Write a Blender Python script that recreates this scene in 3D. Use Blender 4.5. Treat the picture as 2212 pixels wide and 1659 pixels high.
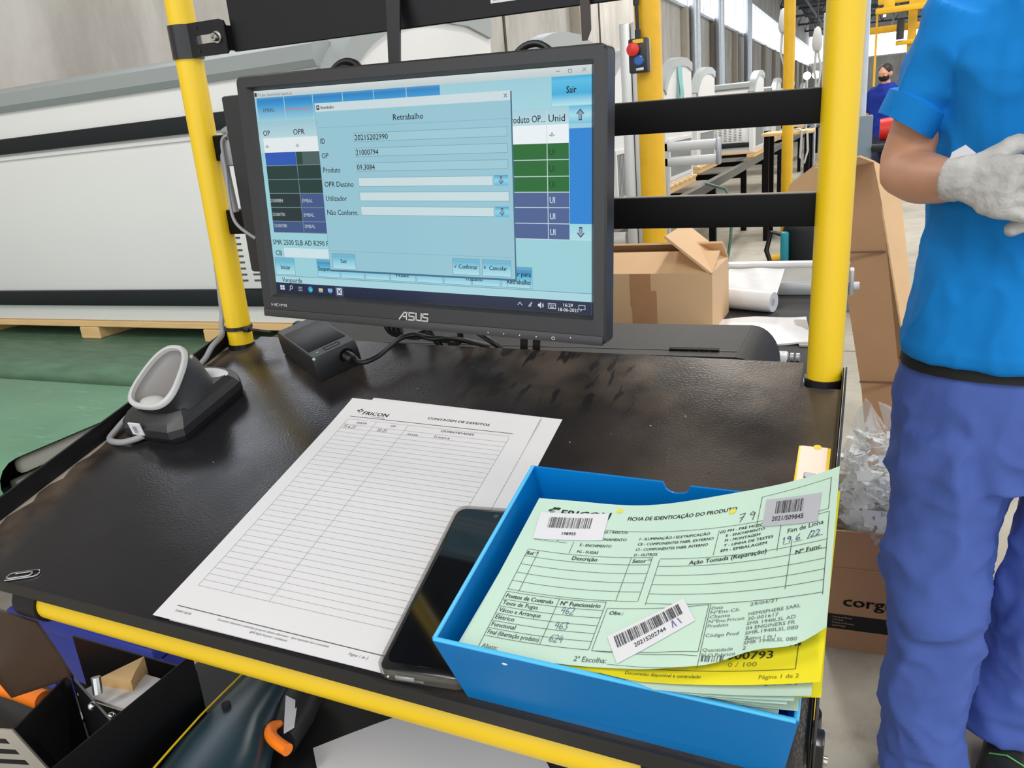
# Factory defect-count workstation: a tilted black desk on yellow pipe posts, with the hall behind it.
import bpy, bmesh, math, random
from mathutils import Matrix, Vector

for _o in list(bpy.data.objects):
    bpy.data.objects.remove(_o)
SC = bpy.context.scene
COL = SC.collection
PI = math.pi
R = random.Random(7)

# ------------------------------------------------------------------ camera
CAM_H = 1.36
cam_d = bpy.data.cameras.new('camera')
cam_d.sensor_fit = 'HORIZONTAL'
cam_d.sensor_width = 36.0
cam_d.lens = 27.332
cam_d.clip_start = 0.02
cam_d.clip_end = 200
cam = bpy.data.objects.new('camera', cam_d)
COL.objects.link(cam)
_r = Vector((0.91367803, 0.39627483, -0.09032557))
_u = Vector((-0.04492405, 0.31933909, 0.94657508))
_b = Vector((0.40394836, -0.86080707, 0.30957538))
cam.matrix_world = Matrix(((_r.x, _u.x, _b.x, 0), (_r.y, _u.y, _b.y, 0), (_r.z, _u.z, _b.z, CAM_H), (0, 0, 0, 1)))
SC.camera = cam

# ------------------------------------------------------------------ light and exposure
SC.view_settings.view_transform = 'Standard'
SC.view_settings.look = 'None'
SC.view_settings.gamma = 1.0
SC.view_settings.use_curve_mapping = False
SC.view_settings.exposure = 0.4
w = bpy.data.worlds.new('hall_light')
SC.world = w
w.use_nodes = True
w.node_tree.nodes['Background'].inputs[0].default_value = (0.93, 0.96, 1.0, 1)
w.node_tree.nodes['Background'].inputs[1].default_value = 1.3

def area(name, loc, size, power, color=(1, 1, 1), aim=None):
    l = bpy.data.lights.new(name, 'AREA')
    l.shape = 'RECTANGLE'
    l.size, l.size_y = size
    l.energy = power
    l.color = color
    o = bpy.data.objects.new(name, l)
    COL.objects.link(o)
    o.location = loc
    if aim:
        o.rotation_euler = (Vector(aim) - Vector(loc)).to_track_quat('-Z', 'Y').to_euler()
    return o
# unseen fill lamps added under the roof, over the aisle and behind the camera
for k, (lx, ly, pw) in enumerate([(-1.4, -3.0, 105), (1.6, -3.0, 80), (0.9, 2.7, 95), (3.6, 5.0, 60), (-1.2, 7.5, 130), (2.2, 10.0, 180), (-2.2, 16.0, 220), (1.5, 24.0, 220)]):
    area('high_bay_light', (lx, ly, 5.6), (0.5, 2.6), pw, (1.0, 0.97, 0.92))

# ------------------------------------------------------------------ helpers
def lin(c):
    c /= 255.0
    return c / 12.92 if c <= 0.04045 else ((c + 0.055) / 1.055) ** 2.4
def srgb(r, g, b):
    return (lin(r), lin(g), lin(b), 1.0)

def newmat(name):
    m = bpy.data.materials.new(name)
    m.use_nodes = True
    nt = m.node_tree
    return m, nt, nt.nodes['Principled BSDF']

def pm(name, rgb, rough=0.5, metal=0.0, var=0.06, scale=6.0, bump=0.0, bscale=60.0, spec=0.5, alpha=1.0, trans=0.0, stretch=None, coat=0.0, sub=0.0):
    """plain procedural material: a noise that shifts the colour, a finer one that bumps it"""
    m, nt, p = newmat(name)
    N, L = nt.nodes, nt.links
    tc = N.new('ShaderNodeTexCoord')
    src = tc.outputs['Object']
    if stretch:
        mp = N.new('ShaderNodeMapping')
        mp.inputs['Scale'].default_value = stretch
        L.new(src, mp.inputs[0])
        src = mp.outputs[0]
    no = N.new('ShaderNodeTexNoise')
    no.inputs['Scale'].default_value = scale
    no.inputs['Detail'].default_value = 5
    L.new(src, no.inputs['Vector'])
    c = srgb(*rgb)
    mx = N.new('ShaderNodeMix')
    mx.data_type = 'RGBA'
    mx.inputs[6].default_value = tuple(max(0, x * (1 - var * 1.6)) for x in c[:3]) + (1,)
    mx.inputs[7].default_value = tuple(min(1, x * (1 + var * 1.6)) for x in c[:3]) + (1,)
    L.new(no.outputs[0], mx.inputs[0])
    L.new(mx.outputs[2], p.inputs['Base Color'])
    p.inputs['Roughness'].default_value = rough
    p.inputs['Metallic'].default_value = metal
    p.inputs['Specular IOR Level'].default_value = spec
    p.inputs['Alpha'].default_value = alpha
    p.inputs['Transmission Weight'].default_value = trans
    p.inputs['Coat Weight'].default_value = coat
    if sub:
        p.inputs['Subsurface Weight'].default_value = sub
        p.inputs['Subsurface Radius'].default_value = (0.01, 0.004, 0.002)
    if bump:
        n2 = N.new('ShaderNodeTexNoise')
        n2.inputs['Scale'].default_value = bscale
        n2.inputs['Detail'].default_value = 4
        L.new(src, n2.inputs['Vector'])
        b = N.new('ShaderNodeBump')
        b.inputs['Strength'].default_value = bump
        b.inputs['Distance'].default_value = 0.01
        L.new(n2.outputs[0], b.inputs['Height'])
        L.new(b.outputs[0], p.inputs['Normal'])
    return m

def attr_mat(name, rough=0.6, emit=0.0, spec=0.3):
    """flat print: the colour comes from the printed mesh itself"""
    m, nt, p = newmat(name)
    a = nt.nodes.new('ShaderNodeAttribute')
    a.attribute_name = 'Col'
    p.inputs['Roughness'].default_value = rough
    p.inputs['Specular IOR Level'].default_value = spec
    if emit:
        p.inputs['Base Color'].default_value = (0.01, 0.01, 0.012, 1)
        nt.links.new(a.outputs['Color'], p.inputs['Emission Color'])
        p.inputs['Emission Strength'].default_value = emit
    else:
        nt.links.new(a.outputs['Color'], p.inputs['Base Color'])
    return m

def T(x, y, z):
    return Matrix.Translation((x, y, z))
def RZ(a):
    return Matrix.Rotation(a, 4, 'Z')
def RX(a):
    return Matrix.Rotation(a, 4, 'X')
def RY(a):
    return Matrix.Rotation(a, 4, 'Y')

def spline(P, k=6):
    """smooth curve through the given points"""
    P = [Vector(p) for p in P]
    out = []
    for i in range(len(P) - 1):
        a, b, c, d = P[max(0, i - 1)], P[i], P[i + 1], P[min(len(P) - 1, i + 2)]
        for j in range(k):
            t = j / k
            out.append(.5 * ((2 * b) + (c - a) * t + (2 * a - 5 * b + 4 * c - d) * t * t + (3 * b - a - 3 * c + d) * t ** 3))
    out.append(P[-1])
    return out

class MB:
    """collects shapes and links them as one mesh object"""
    def __init__(s):
        s.v, s.f = [], []
    def add(s, vs, fs, M=None):
        o = len(s.v)
        for p in vs:
            p = Vector(p)
            s.v.append(tuple(M @ p) if M is not None else tuple(p))
        s.f += [tuple(i + o for i in f) for f in fs]
        return s
    def box(s, a, b, M=None, r=0.0, seg=2):
        bm = bmesh.new()
        bmesh.ops.create_cube(bm, size=1)
        c = [(a[i] + b[i]) / 2 for i in range(3)]
        d = [b[i] - a[i] for i in range(3)]
        for v in bm.verts:
            v.co = Vector([c[i] + v.co[i] * d[i] for i in range(3)])
        if r > 0:
            bmesh.ops.bevel(bm, geom=bm.edges[:], offset=min(r, 0.49 * min(abs(x) for x in d)), segments=seg, affect='EDGES', profile=0.5)
        bm.verts.ensure_lookup_table()
        bm.verts.index_update()
        s.add([v.co.copy() for v in bm.verts], [[v.index for v in f.verts] for f in bm.faces], M)
        bm.free()
        return s
    def prism(s, pts, h0, h1, M=None):
        """outline in x,y pushed along z from h0 to h1"""
        n = len(pts)
        vs = [(x, y, h0) for x, y in pts] + [(x, y, h1) for x, y in pts]
        fs = [tuple(range(n - 1, -1, -1)), tuple(range(n, 2 * n))]
        fs += [(i, (i + 1) % n, n + (i + 1) % n, n + i) for i in range(n)]
        return s.add(vs, fs, M)
    def loft(s, rings, caps=(True, True), closed=True, M=None):
        n = len(rings[0])
        vs = [p for r in rings for p in r]
        fs = []
        for k in range(len(rings) - 1):
            for i in range(n if closed else n - 1):
                j = (i + 1) % n
                fs.append((k * n + i, k * n + j, (k + 1) * n + j, (k + 1) * n + i))
        if caps[0]:
            fs.append(tuple(range(n - 1, -1, -1)))
        if caps[1]:
            fs.append(tuple(range((len(rings) - 1) * n, len(rings) * n)))
        return s.add(vs, fs, M)
    def tube(s, path, r, n=10, closed=False, M=None, caps=True):
        P = [Vector(p) for p in path]
        rings = []
        up = None
        m = len(P)
        for i in range(m):
            a = P[(i - 1) % m] if (closed or i > 0) else P[i]
            b = P[(i + 1) % m] if (closed or i < m - 1) else P[i]
            t = (b - a).normalized()
            if up is None:
                up = Vector((0, 0, 1)) if abs(t.z) < 0.9 else Vector((1, 0, 0))
            x = (up - t * up.dot(t))
            x = x.normalized() if x.length > 1e-6 else t.orthogonal().normalized()
            up = x
            y = t.cross(x)
            rr = r[i] if isinstance(r, (list, tuple)) else r
            rings.append([P[i] + (x * math.cos(k * 2 * PI / n) + y * math.sin(k * 2 * PI / n)) * rr for k in range(n)])
        if closed:
            rings.append(rings[0])
        return s.loft(rings, (caps and not closed, caps and not closed), True, M)
    def lathe(s, prof, n=24, M=None):
        rings = [[(r * math.cos(k * 2 * PI / n), r * math.sin(k * 2 * PI / n), z) for k in range(n)] for r, z in prof]
        return s.loft(rings, (True, True), True, M)
    def cyl(s, c, r, h, n=20, M=None, axis='Z'):
        A = {'Z': Matrix(), 'X': RY(PI / 2), 'Y': RX(-PI / 2)}[axis]
        return s.lathe([(r, -h / 2), (r, h / 2)], n, (M or Matrix()) @ T(*c) @ A)
    def ball(s, c, r, M=None, n=14):
        if not isinstance(r, (tuple, list)):
            r = (r, r, r)
        prof = [(max(1e-4, math.sin(t)), -math.cos(t)) for t in [PI * k / (n // 2 + 1) for k in range(n // 2 + 2)]]
        return s.lathe(prof, n, (M or Matrix()) @ T(*c) @ Matrix.Diagonal((r[0], r[1], r[2], 1)))
    def grid(s, nu, nv, fn, M=None):
        vs = [fn(i / nu, j / nv) for j in range(nv + 1) for i in range(nu + 1)]
        fs = [(j * (nu + 1) + i, j * (nu + 1) + i + 1, (j + 1) * (nu + 1) + i + 1, (j + 1) * (nu + 1) + i) for j in range(nv) for i in range(nu)]
        return s.add(vs, fs, M)
    def sheet(s, nu, nv, fn, t):
        """a thin sheet with thickness t below fn(u, v, offset)"""
        top = [fn(i / nu, j / nv, 0) for j in range(nv + 1) for i in range(nu + 1)]
        bot = [fn(i / nu, j / nv, -t) for j in range(nv + 1) for i in range(nu + 1)]
        q = nu + 1
        o = len(top)
        fs = []
        for j in range(nv):
            for i in range(nu):
                a = (j * q + i, j * q + i + 1, (j + 1) * q + i + 1, (j + 1) * q + i)
                fs.append(a)
                fs.append(tuple(o + k for k in reversed(a)))
        edge = [i for i in range(nu)] + [nu + j * q for j in range(nv)] + [nv * q + i for i in range(nu, 0, -1)] + [j * q for j in range(nv, 0, -1)]
        for a, b in zip(edge, edge[1:] + edge[:1]):
            fs.append((b, a, o + a, o + b))
        return s.add(top + bot, fs)
    def mesh(s, name, mat=None, sharp=35):
        me = bpy.data.meshes.new(name)
        me.from_pydata(s.v, [], s.f)
        if mat:
            me.materials.append(mat)
        if len(me.polygons):
            bm = bmesh.new()
            bm.from_mesh(me)
            bmesh.ops.recalc_face_normals(bm, faces=bm.faces[:])
            bm.to_mesh(me)
            bm.free()
            me.shade_smooth()
            me.set_sharp_from_angle(angle=math.radians(sharp))
        me.update()
        return me
    def build(s, name, mat, parent=None, M=None, sharp=35):
        o = bpy.data.objects.new(name, s.mesh(name, mat, sharp))
        COL.objects.link(o)
        if parent:
            o.parent = parent
        if M is not None:
            o.matrix_local = M
        return o

def tag(o, label, cat, group=None, kind=None):
    o['label'] = label
    o['category'] = cat
    if group:
        o['group'] = group
    if kind:
        o['kind'] = kind
    return o
def thing(name, label, cat, M=None, group=None):
    o = bpy.data.objects.new(name, None)
    o.empty_display_size = 0.05
    COL.objects.link(o)
    if M is not None:
        o.matrix_world = M
    return tag(o, label, cat, group)
def struct(o):
    o['kind'] = 'structure'
    return o
def copy_tree(o, parent=None):
    c = o.copy()
    COL.objects.link(c)
    if parent:
        c.parent = parent
    for ch in [x for x in bpy.data.objects if x.parent == o]:
        copy_tree(ch, c)
    return c

# --- flat print: lettering, rules, bar codes laid out in metres on a sheet
_glyph = {}
def glyphs(s, bold=False):
    k = (s, bold)
    if k not in _glyph:
        cu = bpy.data.curves.new('lettering', 'FONT')
        cu.body = s
        cu.size = 1.0
        cu.resolution_u = 2
        ob = bpy.data.objects.new('lettering', cu)
        me = bpy.data.meshes.new_from_object(ob)
        vs = [(v.co.x, v.co.y) for v in me.vertices]
        fs = [tuple(p.vertices) for p in me.polygons]
        bpy.data.objects.remove(ob)
        bpy.data.curves.remove(cu)
        bpy.data.meshes.remove(me)
        _glyph[k] = (vs, fs)
    return _glyph[k]

class Print:
    def __init__(s, ink=(40, 40, 42)):
        s.v, s.f, s.c = [], [], []
        s.ink = ink
        s.flip = 1
    def put(s, vs, fs, col, z=0.0):
        o = len(s.v)
        s.v += [(x, y, z) for x, y in vs]
        s.f += [tuple(i + o for i in f) for f in fs]
        if isinstance(col, list):
            s.c += [srgb(*c) for c in col]
        else:
            s.c += [srgb(*(col or s.ink))] * len(vs)
    def text(s, x, y, t, h, w=None, al='L', col=None, bold=False, rot=0.0, shear=0.0, z=0.0):
        """h is the capital height; w, if given, is the width the line is fitted to"""
        vs, fs = glyphs(t, bold)
        if not vs:
            return
        # heavier strokes: the same outlines laid again a hair to the side
        sh_ = (-.022, 0, .022) if bold else (-.008, .008)
        nv = len(vs)
        vs = [(a + d, b + d * .4) for d in sh_ for a, b in vs]
        fs = [tuple(i + nv * q for i in f) for q in range(len(sh_)) for f in fs]
        k = h / 0.72
        x0 = min(a for a, b in vs)
        x1 = max(a for a, b in vs)
        kx = k if w is None else w / (x1 - x0)
        tot = (x1 - x0) * kx
        ox = {'L': 0, 'C': -tot / 2, 'R': -tot}[al]
        ca, sa = math.cos(rot), math.sin(rot)
        out = []
        for a, b in vs:
            px, py = (a - x0) * kx + ox + b * k * shear, b * k * s.flip
            out.append((x + px * ca - py * sa, y + px * sa + py * ca))
        s.put(out, fs, col, z)
    def rect(s, x0, y0, x1, y1, col=None, z=0.0):
        s.put([(x0, y0), (x1, y0), (x1, y1), (x0, y1)], [(0, 1, 2, 3)], col, z)
    def grad(s, x0, y0, x1, y1, rows, z=0.0):
        """horizontal bands of colour, rows = [(t from y0 to y1, colour)]"""
        vs, cs = [], []
        for t, c in rows:
            y = y0 + (y1 - y0) * t
            vs += [(x0, y), (x1, y)]
            cs += [c, c]
        s.put(vs, [(2 * i, 2 * i + 1, 2 * i + 3, 2 * i + 2) for i in range(len(rows) - 1)], cs, z)
    def line(s, x0, y0, x1, y1, w, col=None, n=1, z=0.0):
        d = math.hypot(x1 - x0, y1 - y0)
        nx, ny = -(y1 - y0) / d * w / 2, (x1 - x0) / d * w / 2
        vs = []
        for i in range(n + 1):
            t = i / n
            x, y = x0 + (x1 - x0) * t, y0 + (y1 - y0) * t
            vs += [(x + nx, y + ny), (x - nx, y - ny)]
        s.put(vs, [(2 * i, 2 * i + 1, 2 * i + 3, 2 * i + 2) for i in range(n)], col, z)
    def stroke(s, pts, w, col=None, z=0.0):
        for a, b in zip(pts, pts[1:]):
            if a != b:
                s.line(a[0], a[1], b[0], b[1], w, col, 1, z)
    def pen(s, x, y, hh, strokes, w, col=None, rot=0.0):
        """handwriting: strokes on a unit grid scaled to height hh"""
        ca, sa = math.cos(rot), math.sin(rot)
        for st in strokes:
            s.stroke([(x + (a * ca - b * sa) * hh, y + (a * sa + b * ca) * hh) for a, b in st], w, col)
    def frame(s, x0, y0, x1, y1, w, col=None, n=8):
        s.line(x0, y0, x1, y0, w, col, n)
        s.line(x0, y1, x1, y1, w, col, n)
        s.line(x0, y0, x0, y1, w, col, n)
        s.line(x1, y0, x1, y1, w, col, n)
    def bars(s, x, y, w, h, seed, n=34, col=None, rot=0.0):
        rr = random.Random(seed)
        ws = [rr.choice((1, 1, 2, 3)) for _ in range(2 * n - 1)]
        k = w / sum(ws)
        ca, sa = math.cos(rot), math.sin(rot)
        px = 0
        for i, q in enumerate(ws):
            if i % 2 == 0:
                c = [(px, 0), (px + q * k, 0), (px + q * k, h), (px, h)]
                s.put([(x + a * ca - b * sa, y + a * sa + b * ca) for a, b in c], [(0, 1, 2, 3)], col)
            px += q * k
    def build(s, name, mat, parent, fn, lift=0.0003):
        me = bpy.data.meshes.new(name)
        me.from_pydata([tuple(fn(x, y, lift + z)) for x, y, z in s.v], [], s.f)
        a = me.color_attributes.new('Col', 'FLOAT_COLOR', 'POINT')
        a.data.foreach_set('color', [k for c in s.c for k in c])
        me.materials.append(mat)
        o = bpy.data.objects.new(name, me)
        COL.objects.link(o)
        o.parent = parent
        return o

# ------------------------------------------------------------------ materials
M_yellow = pm('yellow_paint', (228, 190, 22), 0.36, var=0.05, scale=9, bump=0.02, bscale=300)
M_column = pm('chipped_yellow_paint', (222, 172, 10), 0.45, var=0.10, scale=14)
M_black = pm('black_powder_coat', (19, 19, 21), 0.42, var=0.1, bump=0.02, bscale=900, spec=0.3)
M_lip = pm('black_edge_steel', (36, 35, 34), 0.4, var=0.08, spec=0.4)
M_blackgloss = pm('black_sheet_metal', (26, 26, 28), 0.25, var=0.15, scale=20, metal=0.0)
M_rail = pm('black_rail', (7, 7, 7), 0.55, var=0.1, spec=0.14)
M_plastic = pm('black_plastic', (36, 36, 38), 0.42, var=0.06, bump=0.03, bscale=1500)
M_bezel = pm('dark_grey_bezel', (44, 44, 46), 0.38, var=0.05, bump=0.03, bscale=1800)
M_brushed = pm('brushed_black', (52, 50, 52), 0.33, var=0.2, scale=30, stretch=(0.6, 40, 40))
M_steel = pm('bright_steel', (190, 190, 188), 0.25, metal=1.0, var=0.05)
M_alu = pm('aluminium_profile', (196, 198, 198), 0.38, metal=0.55, var=0.05)
M_rubber = pm('black_rubber_cable', (18, 18, 19), 0.4, var=0.05)
M_greycable = pm('grey_cable', (140, 140, 142), 0.5, var=0.05)
M_paper = pm('white_paper', (210, 209, 210), 0.8, var=0.012, scale=25, bump=0.02, bscale=900, spec=0.2)
M_green = pm('mint_paper', (184, 210, 194), 0.8, var=0.015, scale=25, bump=0.03, bscale=400, spec=0.2)
M_paleg = pm('pale_green_paper', (190, 214, 206), 0.8, var=0.015, scale=25, spec=0.2)
M_yellowp = pm('yellow_paper', (226, 212, 40), 0.8, var=0.02, scale=25, spec=0.2)
M_label = pm('label_stock', (210, 210, 214), 0.55, var=0.01, scale=20)
M_label2 = pm('silver_label_stock', (172, 173, 180), 0.5, var=0.02, scale=20)
M_print = attr_mat('ink', 0.7)
M_bluetray = pm('blue_plastic', (6, 136, 208), 0.26, var=0.05, scale=12, spec=0.5, trans=0.0)
_p = M_bluetray.node_tree.nodes['Principled BSDF']
_t = M_bluetray.node_tree.nodes.new('ShaderNodeBsdfTranslucent')
_t.inputs[0].default_value = srgb(20, 150, 226)
_m = M_bluetray.node_tree.nodes.new('ShaderNodeMixShader')
_m.inputs[0].default_value = 0.38
_o = M_bluetray.node_tree.nodes['Material Output']
M_bluetray.node_tree.links.new(_p.outputs[0], _m.inputs[1])
M_bluetray.node_tree.links.new(_t.outputs[0], _m.inputs[2])
M_bluetray.node_tree.links.new(_m.outputs[0], _o.inputs[0])
M_traylip = pm('pale_blue_edge', (70, 178, 232), 0.25, var=0.05)  # paler blue puts the light passing through the rim into the colour
M_grey = pm('light_grey_plastic', (186, 186, 184), 0.38, var=0.03)
M_cupgrey = pm('grey_plastic_cup', (124, 121, 119), 0.5, var=0.03)
M_white = pm('white_enamel', (222, 222, 219), 0.38, var=0.015, scale=3)
M_rimgrey = pm('grey_plastic_trim', (150, 156, 155), 0.33, var=0.02)
M_band = pm('charcoal_bumper', (28, 32, 35), 0.55, var=0.05, spec=0.25)
M_wood = pm('pine_wood', (222, 184, 128), 0.65, var=0.14, scale=5, stretch=(1.5, 14, 14), bump=0.05, bscale=40)
M_card = pm('cardboard', (222, 184, 140), 0.75, var=0.05, scale=10, bump=0.03, bscale=120)
M_card2 = pm('brown_cardboard', (160, 120, 88), 0.75, var=0.07, scale=8, bump=0.03, bscale=120)
M_tape = pm('packing_tape', (194, 146, 106), 0.25, var=0.08, scale=20)
M_white2 = pm('white_film', (224, 225, 226), 0.35, var=0.03, scale=30, bump=0.05, bscale=60)
M_dark = pm('dark_grey_cast', (34, 34, 34), 0.5, var=0.2, scale=14)
M_teal = pm('petrol_plastic', (36, 58, 68), 0.3, var=0.06, scale=14)
M_orange = pm('orange_plastic', (255, 128, 16), 0.4, var=0.04)
M_red = pm('red_plastic', (214, 40, 34), 0.4, var=0.06)
M_bluebtn = pm('blue_button', (30, 88, 160), 0.35, var=0.05)
M_navy = pm('navy_plastic', (22, 38, 128), 0.4, var=0.08)
M_glass = pm('dark_screen_glass', (8, 10, 14), 0.06, var=0.05, spec=0.6)
M_clear = pm('clear_plastic', (235, 238, 240), 0.15, var=0.02, alpha=0.28, spec=0.6)
M_film = pm('crumpled_film', (240, 242, 240), 0.14, var=0.04, scale=20, alpha=0.24, bump=0.7, bscale=38, spec=0.9)
M_midcard = pm('tan_cardboard', (182, 142, 106), 0.75, var=0.07, scale=6, bump=0.03, bscale=120)
M_galv = pm('galvanised_steel', (170, 176, 182), 0.35, metal=0.7, var=0.12, scale=12)
M_bluegrey = pm('blue_grey_paint', (112, 128, 138), 0.5, var=0.06)
M_skin = pm('skin', (206, 152, 120), 0.5, var=0.06, scale=12, bump=0.06, bscale=70, sub=0.08)
M_polo = pm('blue_polo_knit', (19, 131, 213), 0.8, var=0.08, scale=9, bump=0.12, bscale=500, spec=0.2)
M_navyshirt = pm('dark_blue_shirt', (28, 48, 140), 0.8, var=0.1, scale=6, spec=0.2)
M_trouser = pm('blue_work_trousers', (80, 104, 180), 0.75, var=0.10, scale=7, bump=0.15, bscale=350, spec=0.25)
M_glove = pm('grey_work_glove', (190, 189, 186), 0.75, var=0.22, scale=26, bump=0.35, bscale=90, spec=0.2)
M_shoe = pm('black_shoe', (38, 38, 36), 0.5, var=0.2, scale=20)
M_hair = pm('dark_hair', (34, 26, 22), 0.6, var=0.2, scale=60)
M_mask = pm('black_face_mask', (14, 14, 15), 0.7)
M_lace = pm('green_lace', (96, 190, 90), 0.6)
M_eye = pm('eye', (235, 235, 235), 0.2)

# desk top: worn black laminate with brown dust along its left and back edges
M_desk, nt, p = newmat('worn_black_laminate')
N, L = nt.nodes, nt.links
tc = N.new('ShaderNodeTexCoord')
def noise(sc, det=4, vec=None, rough=0.5):
    n = N.new('ShaderNodeTexNoise')
    n.inputs['Scale'].default_value = sc
    n.inputs['Detail'].default_value = det
    n.inputs['Roughness'].default_value = rough
    L.new(vec or tc.outputs['Object'], n.inputs['Vector'])
    return n.outputs[0]
def math_(op, a, b=0.5, c=None, clamp=True):
    n = N.new('ShaderNodeMath')
    n.operation = op
    n.use_clamp = clamp
    for i, q in enumerate((a, b, c)):
        if q is None:
            continue
        if isinstance(q, (int, float)):
            n.inputs[i].default_value = q
        else:
            L.new(q, n.inputs[i])
    return n.outputs[0]
def mixc(f, a, b):
    n = N.new('ShaderNodeMix')
    n.data_type = 'RGBA'
    for i, q in ((0, f), (6, a), (7, b)):
        if isinstance(q, (int, float, tuple)):
            n.inputs[i].default_value = q
        else:
            L.new(q, n.inputs[i])
    return n.outputs[2]
def maprange(v, a, b, c=0.0, d=1.0):
    n = N.new('ShaderNodeMapRange')
    n.interpolation_type = 'SMOOTHSTEP'
    for i, q in enumerate((v, a, b, c, d)):
        if isinstance(q, (int, float)):
            n.inputs[i].default_value = q
        else:
            L.new(q, n.inputs[i])
    return n.outputs[0]
sep = N.new('ShaderNodeSeparateXYZ')
L.new(tc.outputs['Object'], sep.inputs[0])
n1 = noise(13, 3, rough=0.5)
wob = math_('MULTIPLY_ADD', noise(9, 3), 0.12, -0.06, clamp=False)
xx = math_('ADD', sep.outputs[0], wob, clamp=False)
yy = math_('ADD', sep.outputs[1], wob, clamp=False)
left = maprange(xx, 0.055, 0.0)
back = maprange(yy, 0.27, 0.41)
rightm = maprange(sep.outputs[0], 0.25, 0.62, 0.35, 1.0)
dust = math_('MAXIMUM', math_('MULTIPLY', left, 0.9), math_('MULTIPLY', back, rightm))
dust = math_('MULTIPLY', dust, maprange(n1, 0.28, 0.78))
# wiped finger smears through the dust
mps = N.new('ShaderNodeMapping')
mps.inputs['Scale'].default_value = (75, 20, 1)
mps.inputs['Rotation'].default_value = (0, 0, -0.35)
L.new(tc.outputs['Object'], mps.inputs[0])
sm = maprange(noise(1.0, 2, mps.outputs[0]), 0.54, 0.62)
sm = math_('MULTIPLY', sm, math_('MULTIPLY', maprange(sep.outputs[0], 0.27, 0.33), maprange(sep.outputs[0], 0.56, 0.50)))
sm = math_('MULTIPLY', sm, maprange(sep.outputs[1], 0.30, 0.34))
right_side = math_('MULTIPLY', maprange(sep.outputs[0], 0.42, 0.66), maprange(noise(7, 5), 0.2, 0.7))
dust = math_('MAXIMUM', dust, math_('MULTIPLY', right_side, 0.40))
dust = math_('MULTIPLY', dust, math_('SUBTRACT', 1.0, math_('MULTIPLY', sm, 0.9)))
base = mixc(noise(20, 4), srgb(24, 23, 26), srgb(33, 32, 34))
colr = mixc(math_('MULTIPLY', dust, 0.75), base, srgb(122, 106, 90))
vo = N.new('ShaderNodeTexVoronoi')
vo.inputs['Scale'].default_value = 55
L.new(tc.outputs['Object'], vo.inputs['Vector'])
spk = math_('MULTIPLY', maprange(vo.outputs['Distance'], 0.045, 0.02), maprange(noise(23, 2), 0.56, 0.6))
colr = mixc(spk, colr, srgb(190, 188, 184))
L.new(colr, p.inputs['Base Color'])
rgh = math_('ADD', maprange(noise(11, 5), 0.3, 0.7, 0.17, 0.30), math_('MULTIPLY', dust, 0.07))
p.inputs['Specular IOR Level'].default_value = 0.34
L.new(rgh, p.inputs['Roughness'])
bp = N.new('ShaderNodeBump')
bp.inputs['Strength'].default_value = 0.08
bp.inputs['Distance'].default_value = 0.002
L.new(noise(420, 3), bp.inputs['Height'])
L.new(bp.outputs[0], p.inputs['Normal'])

# floor: worn concrete
M_floor, nt, p = newmat('worn_concrete_floor')
N, L = nt.nodes, nt.links
tc = N.new('ShaderNodeTexCoord')
c = mixc(maprange(noise(1.6, 7, rough=0.65), 0.3, 0.7), srgb(150, 143, 128), srgb(176, 171, 158))
c = mixc(math_('MULTIPLY', maprange(noise(5, 6, rough=0.7), 0.52, 0.72), 0.5), c, srgb(112, 103, 90))
vo = N.new('ShaderNodeTexVoronoi')
vo.inputs['Scale'].default_value = 9
L.new(tc.outputs['Object'], vo.inputs['Vector'])
c = mixc(math_('MULTIPLY', maprange(vo.outputs['Distance'], 0.09, 0.05), maprange(noise(4, 2), 0.56, 0.6)), c, srgb(70, 62, 54))
L.new(c, p.inputs['Base Color'])
p.inputs['Roughness'].default_value = 0.5

# concrete wall
M_wall, nt, p = newmat('grey_concrete_wall')
N, L = nt.nodes, nt.links
tc = N.new('ShaderNodeTexCoord')
mp = N.new('ShaderNodeMapping')
mp.inputs['Scale'].default_value = (1, 1, 0.35)
L.new(tc.outputs['Object'], mp.inputs[0])
c = mixc(maprange(noise(1.4, 8, mp.outputs[0], 0.7), 0.3, 0.7), srgb(160, 155, 147), srgb(194, 190, 183))
L.new(c, p.inputs['Base Color'])
p.inputs['Roughness'].default_value = 0.85

# conveyor belt: scuffed green
M_belt, nt, p = newmat('scuffed_green_belt')
N, L = nt.nodes, nt.links
tc = N.new('ShaderNodeTexCoord')
c = mixc(noise(4, 5), srgb(80, 128, 98), srgb(118, 162, 132))
mp = N.new('ShaderNodeMapping')
mp.inputs['Scale'].default_value = (4, 22, 4)
L.new(tc.outputs['Object'], mp.inputs[0])
c = mixc(math_('MULTIPLY', maprange(noise(2.2, 6, mp.outputs[0], 0.7), 0.55, 0.75), 0.6), c, srgb(160, 190, 168))
c = mixc(math_('MULTIPLY', maprange(noise(3.1, 6, rough=0.7), 0.5, 0.72), 0.55), c, srgb(122, 126, 112))
L.new(c, p.inputs['Base Color'])
p.inputs['Roughness'].default_value = 0.5

def emit_mat(name, rgb, s):
    m, nt, p = newmat(name)
    p.inputs['Base Color'].default_value = srgb(*rgb)
    p.inputs['Emission Color'].default_value = srgb(*rgb)
    p.inputs['Emission Strength'].default_value = s
    return m
M_day = emit_mat('daylight_pane', (238, 244, 255), 2.6)
M_lampglow = emit_mat('lamp_tube', (255, 250, 240), 5.0)
M_shadedbelt = pm('grimy_green_belt', (92, 122, 100), 0.5, var=0.3, scale=5, stretch=(2, 9, 4), spec=0.3)  # far belt: shade from the pallet put into a darker, greyer green
M_led = emit_mat('green_led', (60, 200, 140), 0.6)

# ------------------------------------------------------------------ the hall
struct(MB().box((-4.8, -5, -0.12), (11, 72, 0)).build('floor', M_floor))
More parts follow.
